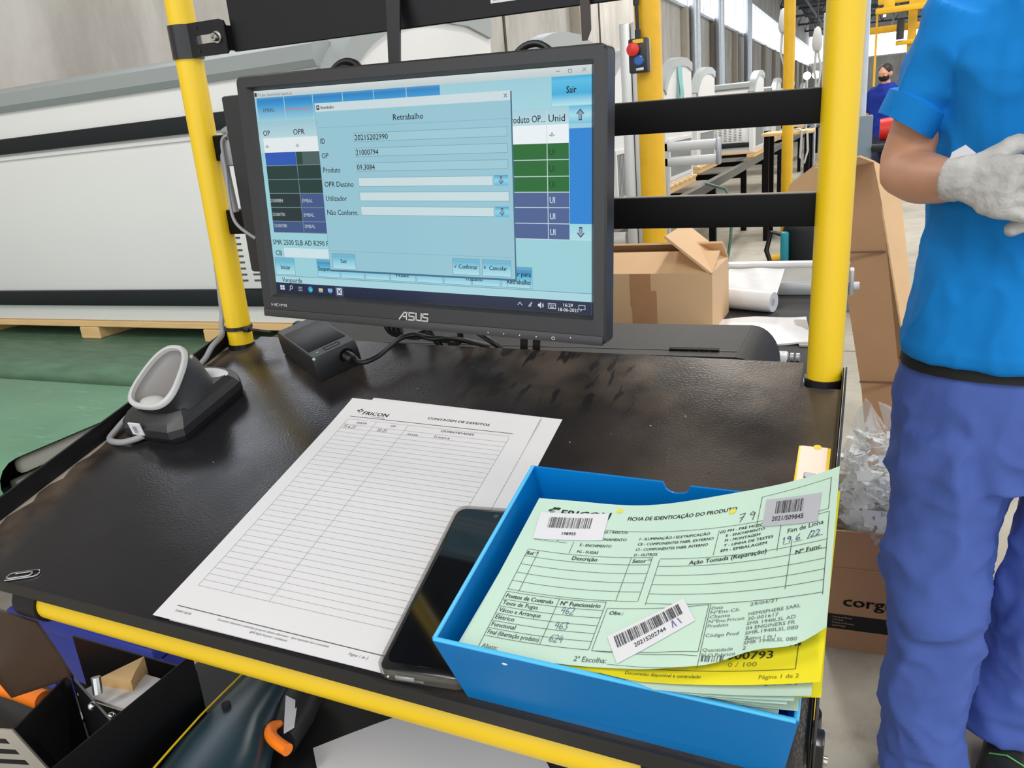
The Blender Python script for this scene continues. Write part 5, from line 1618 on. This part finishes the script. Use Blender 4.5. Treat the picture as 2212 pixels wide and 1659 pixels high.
def sticker(name, quad, mat, items, label=None):
    P = [quad[0], quad[1], quad[2], quad[3]]
    o = MB().sheet(8, 6, lambda u, v, n_: F0(*bil(*P, u, v), .0007 + n_), .00025).build(name, mat, gf)
    if label:
        o['label'] = label
    q = Print((40, 40, 42))
    items(q)
    q.build('sticker_print', M_print, o, lambda x, y, n_: F0(*bil(*P, x, y), .0007 + n_))
def st1(q):
    q.bars(.16, .42, .62, .40, 21, 30, (86, 86, 88))
    q.text(.50, .17, '198955', .10, w=.20, al='C', bold=True)
sticker('sticker', ((.0068, .1226), (.0556, .1268), (.0583, .1008), (.0106, .0968)), M_label, st1, 'white sticker with bar code 198955')
def st2(q):
    q.bars(.20, .42, .50, .46, 22, 26)
    q.text(.16, .16, '2021/S09845', .17, w=.58)
sticker('sticker', ((.1576, .1240), (.1880, .1165), (.1874, .0925), (.1580, .1000)), M_label2, st2, 'silver grey sticker with bar code and number')
def st3(q):
    q.bars(.07, .46, .84, .42, 23, 46, (62, 62, 66))
    q.text(.26, .20, '2021S202744', .15, w=.40)
    q.stroke([(.74, .16), (.765, .42)], .012, (90, 96, 150))
    q.stroke([(.765, .42), (.785, .14)], .012, (90, 96, 150))
    q.stroke([(.83, .40), (.85, .16)], .012, (90, 96, 150))
sticker('sticker', ((.0846, .0232), (.1220, .0502), (.1318, .0335), (.0955, .0050)), M_label, st3, 'white tilted sticker with long bar code')

# ------------------------------------------------------------------ small things on the desk
yh = thing('label_holder', 'yellow label holder with pale backing at the right edge of the desk', 'label holder', DESK)
MB().box((.6832, .205, 0), (.7078, .2935, .0016), r=.0006).build('holder', M_yellow, yh)
MB().box((.6850, .205, .0016), (.7052, .2930, .0020)).build('backing_paper', pm('pale_backing', (232, 212, 196), .8, var=.02), yh)
MB().box((.6900, .236, .0018), (.6985, .2585, .00215)).build('torn_hole', M_dark, yh)
MB().prism([(.6905, .2535), (.6980, .2500), (.6985, .2585), (.6902, .2590)], .0020, .0023).build('torn_flap', M_label2, yh)
MB().cyl((.6975, .2925, .0018), .003, .0012, 16).build('tab', M_yellow, yh)
def clip_path():
    P = []
    for cx_, r_, y0, y1 in ():
        pass
    return [(0, .002, 0), (.020, .002, 0), (.0225, .0030, 0), (.0232, .0052, 0), (.0222, .0074, 0), (.020, .0082, 0), (.004, .0082, .0003), (.0015, .0074, .0006), (.0006, .0052, .0008), (.0015, .0030, .0010), (.004, .0022, .0011), (.016, .0022, .0011), (.0180, .0030, .0009), (.0186, .0045, .0008), (.0178, .0060, .0006), (.0160, .0066, .0006), (.006, .0066, .0006)]
pc_ = MB().tube(clip_path(), .00055, 8).build('paper_clip', M_steel)
pc_.matrix_world = DESK @ T(.0770, -.0015, .0010) @ RZ(.42) @ Matrix.Diagonal((1.25, 1.25, 1.25, 1))
tag(pc_, 'steel paper clip at the front left edge of the desk', 'paper clip')
tp = thing('taped_paper', 'white printed paper taped to the upper black board', 'paper', BENCH)
MB().box((.3872, .3880, .4450), (.545, .3885, .62)).build('sheet', M_paper, tp)
pr = Print((150, 152, 156))
pr.frame(.390, .4475, .542, .61, .0004)
pr.build('print', M_print, tp, lambda x, y, n_: (x, .3880 - n_, y))

# ------------------------------------------------------------------ people
def melt(mb, name, mat, parent, voxel, smooth=4, disp=None):
    """fuse overlapping shapes into one continuous skin"""
    me = mb.mesh(name + '_raw')
    o = bpy.data.objects.new(name, me)
    COL.objects.link(o)
    m = o.modifiers.new('fuse', 'REMESH')
    m.mode = 'VOXEL'
    m.voxel_size = voxel
    s_ = o.modifiers.new('ease', 'SMOOTH')
    s_.factor = 0.5
    s_.iterations = smooth
    dg = bpy.context.evaluated_depsgraph_get()
    new = bpy.data.meshes.new_from_object(o.evaluated_get(dg))
    o.modifiers.clear()
    o.data = new
    bpy.data.meshes.remove(me)
    new.name = name
    if disp:
        cos = [v.co.copy() for v in new.vertices]
        nos = [v.normal.copy() for v in new.vertices]
        for v, c_, n_ in zip(new.vertices, cos, nos):
            v.co = c_ + n_ * disp(c_, n_)
    new.materials.clear()
    new.materials.append(mat)
    new.shade_smooth()
    o.parent = parent
    return o

def limb(mb, pts, n=18):
    """tapered limb through (x, y, z, r) stations with rounded ends"""
    P = [Vector(p[:3]) for p in pts]
    rr_ = [p[3] for p in pts]
    Q, q = [], []
    a = (P[0] - P[1]).normalized()
    for k in (1, .8, .45):
        Q.append(P[0] + a * rr_[0] * k)
        q.append(rr_[0] * math.sqrt(max(.02, 1 - k * k)))
    # smooth the joints a little
    for i, p in enumerate(P):
        if 0 < i < len(P) - 1:
            Q.append(p + (P[i - 1] - p) * .12)
            q.append(rr_[i] * .88 + rr_[i - 1] * .12)
            Q.append(p + (P[i + 1] - p) * .12)
            q.append(rr_[i] * .88 + rr_[i + 1] * .12)
        else:
            Q.append(p)
            q.append(rr_[i])
    a = (P[-1] - P[-2]).normalized()
    for k in (.45, .8, 1):
        Q.append(P[-1] + a * rr_[-1] * k)
        q.append(rr_[-1] * math.sqrt(max(.02, 1 - k * k)))
    return mb.tube(Q, q, n)

def oval(cx_, cy_, z, a, b, n=32, yaw=0.0, tilt=0.0, p=.85):
    out = []
    for k in range(n):
        t = 2 * PI * k / n
        x = abs(math.cos(t)) ** p * math.copysign(1, math.cos(t)) * a
        y = abs(math.sin(t)) ** p * math.copysign(1, math.sin(t)) * b
        out.append((cx_ + x * math.cos(yaw) - y * math.sin(yaw), cy_ + x * math.sin(yaw) + y * math.cos(yaw), z + tilt * x))
    return out

def folds(scale, amp, sx=1.0, sy=1.0, sz=1.0, seed=0.0):
    def f(c_, n_):
        v = Vector((c_.x * sx * scale + seed, c_.y * sy * scale, c_.z * sz * scale))
        r_ = 1 - abs(mnoise.noise(v)) * 2
        r2 = mnoise.noise(v * 2.3)
        return amp * (max(0, r_) ** 2 - .35 + .35 * r2)
    return f

def head_mesh(mb, c_, s_=1.0, pitch=0.0, yaw=0.0):
    """skull, jaw, nose, brow, ears, lips around centre c_, face towards -y"""
    M_ = T(*c_) @ RZ(yaw) @ RX(pitch) @ Matrix.Diagonal((s_, s_, s_, 1))
    mb.ball((0, .008, .025), (.074, .094, .090), M_, 20)
    mb.ball((0, -.018, -.045), (.058, .068, .066), M_, 18)
    mb.ball((0, -.050, -.078), (.030, .028, .026), M_, 14)
    mb.ball((0, -.084, .020), (.050, .014, .012), M_, 14)
    mb.loft([[(-.008, -.080, .018), (.008, -.080, .018), (.008, -.07, .018), (-.008, -.07, .018)], [(-.016, -.103, -.030), (.016, -.103, -.030), (.018, -.07, -.034), (-.018, -.07, -.034)]], M=M_)
    mb.ball((0, -.078, -.058), (.022, .012, .009), M_, 12)
    for sx in (-1, 1):
        mb.ball((sx * .076, .006, -.012), (.010, .020, .031), M_, 12)
        mb.ball((sx * .036, -.066, -.022), (.022, .020, .020), M_, 12)
    return M_

def hand_mesh(mb, wrist, kn, up, nrm, curl, lens=(.046, .052, .049, .040), r=.0105, thumb=1):
    """palm from the wrist to the knuckles with four curled fingers and a thumb.
    up: across the palm towards the index; nrm: direction the palm faces"""
    W_, K_ = Vector(wrist), Vector(kn)
    ax_ = (K_ - W_).normalized()
    up = (Vector(up) - ax_ * Vector(up).dot(ax_)).normalized()
    nr = Vector(nrm)
    nr = (nr - ax_ * nr.dot(ax_) - up * nr.dot(up)).normalized()
    def slab(c_, a, b, n=16):
        return [c_ + up * (a * abs(math.cos(2 * PI * k / n)) ** .8 * math.copysign(1, math.cos(2 * PI * k / n))) + nr * (b * abs(math.sin(2 * PI * k / n)) ** .8 * math.copysign(1, math.sin(2 * PI * k / n))) for k in range(n)]
    Ln = (K_ - W_).length
    mb.loft([slab(W_ - ax_ * .01, .030, .025), slab(W_ + ax_ * Ln * .25, .034, .021), slab(W_ + ax_ * Ln * .6, .042, .019), slab(K_, .045, .017), slab(K_ + ax_ * .008, .040, .012)])
    for k in range(4):
        o_ = .034 - .0225 * k
        b_ = K_ + up * o_ - ax_ * .008
        L0_ = lens[k]
        pts = [tuple(b_) + (r * 1.12,)]
        d_ = ax_.copy()
        p_ = b_.copy()
        for j, (fl, cu_) in enumerate(((1.0, curl[0]), (.68, curl[1]), (.55, curl[2]))):
            rot = Matrix.Rotation(cu_ + .06 * k, 3, up.cross(ax_).cross(ax_).normalized() if False else up)
            test = rot @ d_
            if test.dot(nr) < d_.dot(nr):
                test = Matrix.Rotation(-(cu_ + .06 * k), 3, up) @ d_
            d_ = test
            p_ = p_ + d_ * L0_ * fl
            pts.append(tuple(p_) + (r * (1.05 - .09 * j),))
        limb(mb, pts, 12)
    # thumb leaves the index side of the palm near its base
    b_ = W_ + ax_ * Ln * .28 + up * .026 + nr * .008
    t1 = b_ + (ax_ * .55 + up * .62 + nr * .55).normalized() * .042 * thumb
    t2 = t1 + (ax_ * .85 + up * .10 + nr * .50).normalized() * .032
    t3 = t2 + (ax_ * .90 - up * .20 + nr * .35).normalized() * .024
    limb(mb, [tuple(b_) + (.0165,), tuple(t1) + (.0135,), tuple(t2) + (.012,), tuple(t3) + (.0098,)], 12)

# --- the worker beside the desk
wk = thing('person', 'person in bright blue polo shirt and work trousers, hands together in grey gloves', 'person', T(0, 0, 0))
b = MB()
CXP = .287
b.loft([oval(CXP, 1.51, z, a, d) for z, a, d in ((.86, .165, .105), (1.0, .165, .105), (1.2, .165, .11), (1.38, .17, .115), (1.46, .16, .10), (1.53, .07, .06))])
limb(b, [(CXP, 1.50, 1.48, .066), (CXP, 1.48, 1.60, .058)])
head_mesh(b, (CXP, 1.455, 1.700), 1.0, .45)
limb(b, [(.155, 1.505, 1.452, .046), (.094, 1.52, 1.345, .048), (.056, 1.530, 1.232, .0415), (.081, 1.465, 1.226, .0435), (.108, 1.385, 1.226, .0345), (.122, 1.325, 1.234, .0285)])
limb(b, [(.419, 1.505, 1.452, .046), (.480, 1.52, 1.345, .048), (.512, 1.530, 1.232, .0415), (.490, 1.465, 1.216, .0435), (.425, 1.385, 1.206, .0345), (.385, 1.335, 1.20, .0285)])
for hx, kx, axx, hy, ky, ay in ((.19, .158, .155, 1.51, 1.50, 1.465), (.375, .362, .335, 1.51, 1.53, 1.60)):
    limb(b, [(hx, hy, .86, .082), (kx, ky, .45, .058), (axx, ay, .10, .042)])
melt(b, 'body', M_skin, wk, .0075, 5)
h = MB()
h.ball((0, .018, .040), (.080, .094, .084), T(CXP, 1.455, 1.700) @ RX(.45), 20)
h.ball((0, .055, .0), (.070, .062, .070), T(CXP, 1.455, 1.700) @ RX(.45), 18)
melt(h, 'hair', M_hair, wk, .008, 2, folds(60, .004))
for sx in (-1, 1):
    ey = MB().ball((sx * .032, -.0775, .004), (.0125, .0100, .0075), T(CXP, 1.455, 1.700) @ RX(.45)).build('eye', M_eye, wk)
    MB().ball((sx * .032, -.0868, .003), (.0052, .0022, .0052), T(CXP, 1.455, 1.700) @ RX(.45)).build('pupil', M_hair, ey)
    MB().tube([(sx * .016, -.098, .022), (sx * .034, -.097, .028), (sx * .052, -.084, .024)], .0035, 8, M=T(CXP, 1.455, 1.700) @ RX(.45)).build('eyebrow', M_hair, wk)
# polo shirt
s = MB()
s.loft([oval(CXP, 1.500, z, a, d, tilt=t_) for z, a, d, t_ in ((.925, .217, .142, 0), (.945, .220, .146, 0), (.99, .213, .143, 0), (1.06, .202, .138, 0), (1.16, .193, .134, 0), (1.27, .176, .134, 0), (1.36, .174, .134, 0), (1.43, .180, .124, 0), (1.475, .165, .105, 0), (1.515, .115, .085, 0), (1.545, .075, .068, 0))])
limb(s, [(.158, 1.505, 1.455, .070), (.128, 1.508, 1.425, .066)])
def sleeve(px, sgn):
    R_ = []
    for t_, r1, r2 in ((0, .072, .080), (.3, .063, .074), (.65, .054, .068), (.80, .047, .062), (.95, .043, .057)):
        c_ = Vector((px[0][0] + (px[1][0] - px[0][0]) * t_, px[0][1] + (px[1][1] - px[0][1]) * t_, px[0][2] + (px[1][2] - px[0][2]) * t_))
        d_ = (Vector(px[1]) - Vector(px[0])).normalized()
        e1 = d_.cross(Vector((0, 1, 0))).normalized()
        e2 = d_.cross(e1)
        R_.append([c_ + e1 * r1 * math.cos(2 * PI * k / 24) + e2 * r2 * math.sin(2 * PI * k / 24) for k in range(24)])
    return R_
s.loft(sleeve(((.142, 1.505, 1.470), (.062, 1.520, 1.312)), 1))
s.loft(sleeve(((.432, 1.505, 1.470), (.508, 1.520, 1.312)), 1))
limb(s, [(.416, 1.505, 1.455, .070), (.446, 1.508, 1.425, .066)])
fa, fb_ = folds(5.5, .016, 1.0, 1.0, .55, 3.1), folds(13, .006, 1.2, 1, .8, 8.0)
def shirt_fold(c_, n_):
    k = 1.0
    dg_ = math.sin((c_.x * .8 + c_.z) * 34 + 2.2 * mnoise.noise(c_ * 6)) * .0026 * max(0, 1 - abs(c_.z - 1.22) / .22)
    hem = .0020 if c_.z < .955 else 0
    for q in ((.142, .066), (.432, .508)):
        a_, b_ = Vector((q[0], 1.505, 1.470)), Vector((q[1], 1.520, 1.312))
        d_ = b_ - a_
        tt = (c_ - a_).dot(d_) / d_.length_squared
        if tt > .83 and (c_ - a_ - d_ * tt).length < .085:
            hem = 0
    k = .35 + .65 * min(1, max(0, (c_.z - .93) / .12))
    return (fa(c_, n_) + fb_(c_, n_) + dg_) * k + hem
melt(s, 'polo_shirt', M_polo, wk, .0065, 3, shirt_fold)
for ax0, ax1 in ((.142, .061), (.432, .512)):
    a_, b_ = Vector((ax0, 1.505, 1.470)), Vector((ax1, 1.520, 1.312))
    d_ = (b_ - a_).normalized()
    e1 = d_.cross(Vector((0, 1, 0))).normalized()
    e2 = d_.cross(e1)
    hr = []
    for t_, r1, r2 in ((.76, .047, .062), (.79, .0540, .0695), (1.01, .0515, .0675), (1.01, .0495, .0655), (.90, .047, .063)):
        c_ = a_.lerp(b_, t_) 
        hr.append([c_ + e1 * r1 * math.cos(2 * PI * k / 32) + e2 * r2 * math.sin(2 * PI * k / 32) + d_ * (.004 * math.sin(2 * PI * k / 32 * 2 + .6)) for k in range(32)])
    MB().loft(hr, (False, False)).build('sleeve_hem', M_polo, wk, sharp=50)
co = MB()
co.loft([oval(CXP, 1.492, z, a, d, 28, p=1.0) for z, a, d in ((1.515, .094, .088), (1.560, .076, .074), (1.568, .074, .072), (1.560, .066, .064), (1.520, .070, .066))], (False, False))
co.build('collar', M_polo, wk)
# trousers
t = MB()
t.loft([oval(.272, 1.505, z, a, d) for z, a, d in ((.935, .180, .118), (.915, .192, .127), (.84, .214, .135), (.77, .210, .135), (.70, .195, .125))])
t.loft([oval(x, y, z, a, d) for x, y, z, a, d in ((.172, 1.505, .80, .110, .128), (.160, 1.50, .66, .092, .115), (.156, 1.485, .55, .090, .105), (.155, 1.470, .44, .090, .100), (.157, 1.475, .36, .083, .093), (.157, 1.470, .22, .074, .088), (.154, 1.460, .10, .076, .092), (.154, 1.455, .045, .079, .098))])
t.loft([oval(x, y, z, a, d) for x, y, z, a, d in ((.372, 1.51, .80, .105, .125), (.372, 1.52, .66, .092, .115), (.364, 1.53, .52, .088, .105), (.352, 1.555, .40, .085, .100), (.340, 1.595, .25, .086, .096), (.332, 1.615, .14, .092, .102), (.330, 1.615, .085, .095, .106))])
ta, tb_ = folds(6.0, .015, 1, 1, .7, 1.7), folds(14, .006, 1, 1, 1.0, 5.0)
def tr_fold(c_, n_):
    kn_ = math.exp(-((c_.z - .42) / .10) ** 2) + .8 * math.exp(-((c_.z - .09) / .06) ** 2) + .6 * math.exp(-((c_.z - .72) / .08) ** 2)
    k = min(1, max(.12, (.93 - c_.z) / .10))
    return (ta(c_, n_) + tb_(c_, n_)) * k + kn_ * .0045 * math.sin(c_.z * 70 + 14 * mnoise.noise(c_ * 5) + c_.x * 40)
melt(t, 'trousers', M_trouser, wk, .0075, 3, tr_fold)
MB().loft([oval(.272, 1.505, z, a, d) for z, a, d in ((.904, .190, .126), (.906, .202, .137), (.945, .196, .132), (.945, .180, .118))], (False, False)).build('belt', M_mask, wk)
dc = MB()
dc.tube([(.285, 1.366, .930), (.292, 1.360, .915), (.302, 1.358, .912), (.310, 1.362, .922)], .003, 8)
dc.ball((.273, 1.367, .921), (.006, .004, .005))
dc.build('drawcord', M_greycable, wk)
# shoes with laces
def shoe(hx, hy, tx, ty, laces):
    d_ = Vector((tx - hx, ty - hy, 0))
    Ln = d_.length
    M_ = T(hx, hy, 0) @ RZ(math.atan2(d_.y, d_.x))
    m_ = MB()
    m_.loft([oval(.0, 0, z, 1, 1) for z in (0, 1)]) if False else None
    st_ = ((-.045, .030, .085), (-.01, .038, .10), (.05, .040, .105), (.10, .044, .085), (.15, .049, .062), (.20, .047, .048), (.235, .034, .036), (.25, .015, .022))
    m_.loft([[(x, w_ * math.cos(a) , max(.0, hh * (.5 + .5 * math.sin(a)))) for a in [2 * PI * k / 20 for k in range(20)]] for x, w_, hh in st_], M=M_)
    so = melt(m_, 'shoe', M_shoe, wk, .006, 3)
    MB().loft([[(x, (w_ + .004) * math.cos(a), .006 + .007 * math.sin(a)) for a in [2 * PI * k / 16 for k in range(16)]] for x, w_, hh in st_], M=M_).build('sole', M_mask, so)
    if laces:
        for k in range(4):
            x = .075 + .028 * k
            z = .103 - .014 * k
            MB().tube([(x, -.030, z - .012), (x + .012, 0, z + .006), (x + .006, .030, z - .012)], .0016, 6, M=M_).build('lace', M_lace, so)
        MB().tube([(.075, .0, .112), (.09, -.03, .112), (.10, -.02, .10), (.08, .0, .11), (.095, .03, .105)], .0016, 6, M=M_).build('lace', M_lace, so)
shoe(.155, 1.475, .135, 1.26, False)
shoe(.338, 1.640, .292, 1.40, True)
# gloves
g1 = MB()
hand_mesh(g1, (.1265, 1.326, 1.2345), (.186, 1.292, 1.219), (-.05, 0, 1), (.35, 1, 0), (.30, .60, .6), lens=(.052, .058, .055, .044), r=.0104)
rg = []
for x, y, z, a, bq in ((.1135, 1.340, 1.2365, .036, .036), (.120, 1.333, 1.2360, .035, .034), (.130, 1.322, 1.235, .033, .030), (.142, 1.316, 1.232, .035, .026)):
    c_ = Vector((x, y, z))
    d_ = Vector((.8, -.45, -.1)).normalized()
    e1 = Vector((0, 0, 1))
    e1 = (e1 - d_ * e1.dot(d_)).normalized()
    e2 = d_.cross(e1)
    rg.append([c_ + e1 * a * math.cos(2 * PI * k / 24) + e2 * bq * math.sin(2 * PI * k / 24) for k in range(24)])
g1.loft(rg)
gl = folds(26, .0032, 1, 1, 1, 2.0)
melt(g1, 'glove', M_glove, wk, .0036, 3, gl)
MB().prism([(.0, .0), (.018, .004), (.024, .026), (.006, .030), (-.004, .014)], 0, .002, T(.108, 1.318, 1.258) @ RX(PI / 2) @ RZ(-.5)).build('glove_tab', M_label, wk)
g2 = MB()
hand_mesh(g2, (.375, 1.328, 1.198), (.312, 1.312, 1.192), (.15, 0, 1), (-.1, 1, -.3), (.30, .5, .5), r=.0118)
limb(g2, [(.235, 1.318, 1.178, .0125), (.212, 1.318, 1.170, .012), (.195, 1.320, 1.158, .0105)], 12)
limb(g2, [(.30, 1.318, 1.182, .013), (.262, 1.318, 1.182, .0128), (.235, 1.318, 1.178, .0125)], 12)
limb(g2, [(.40, 1.350, 1.203, .036), (.37, 1.325, 1.197, .033)], 18)
melt(g2, 'glove', M_glove, wk, .0036, 3, gl)

# --- the second worker far off in the hall
p2 = thing('person', 'distant person in dark blue shirt wearing a black face mask', 'person', T(.175, 11.2, 0) @ RZ(-.5))
b = MB()
b.loft([oval(0, 0, z, a, d) for z, a, d in ((.86, .15, .10), (1.1, .145, .10), (1.32, .16, .11), (1.42, .14, .09), (1.48, .06, .05))])
limb(b, [(0, -.01, 1.42, .06), (0, -.02, 1.53, .054)])
head_mesh(b, (0, -.03, 1.600), .98, .2)
for sx in (-1, 1):
    limb(b, [(sx * .17, 0, 1.39, .048), (sx * .225, .01, 1.12, .04), (sx * .215, -.10, .90, .030)])
    limb(b, [(sx * .215, -.10, .90, .03), (sx * .21, -.13, .83, .036), (sx * .205, -.14, .77, .02)])
    limb(b, [(sx * .09, 0, .86, .085), (sx * .10, -.01, .47, .056), (sx * .10, .02, .09, .042)])
melt(b, 'body', M_skin, p2, .013, 4)
s = MB()
s.loft([oval(0, 0, z, a, d) for z, a, d in ((.84, .19, .13), (1.0, .18, .125), (1.2, .175, .125), (1.34, .18, .125), (1.43, .15, .10), (1.49, .075, .07))])
for sx in (-1, 1):
    limb(s, [(sx * .155, 0, 1.39, .068), (sx * .195, .0, 1.27, .060), (sx * .205, .0, 1.20, .058)])
melt(s, 'shirt', M_navyshirt, p2, .013, 3, folds(7, .010))
t = MB()
t.loft([oval(0, 0, z, a, d) for z, a, d in ((.90, .165, .12), (.80, .18, .13), (.72, .17, .125))])
for sx in (-1, 1):
    limb(t, [(sx * .09, 0, .80, .095), (sx * .10, -.01, .46, .076), (sx * .10, .02, .10, .070)])
melt(t, 'trousers', pm('dark_trousers', (38, 42, 60), .8), p2, .013, 3, folds(8, .010))
h = MB().ball((0, .014, .036), (.079, .092, .080), T(0, -.03, 1.6) @ RX(.2), 18)
melt(h, 'hair', M_hair, p2, .012, 2)
MB().loft([oval(0, -.052, z, a, d, 20) for z, a, d in ((1.505, .030, .030), (1.53, .056, .058), (1.56, .062, .066), (1.583, .056, .058))]).build('face_mask', M_mask, p2)
for sx in (-1, 1):
    MB().box((sx * .10 - .045, -.17, 0), (sx * .10 + .045, .10, .085), r=.035, seg=3).build('shoe', M_shoe, p2)

# ------------------------------------------------------------------ the hall objects stand where they were built
bpy.context.view_layer.update()
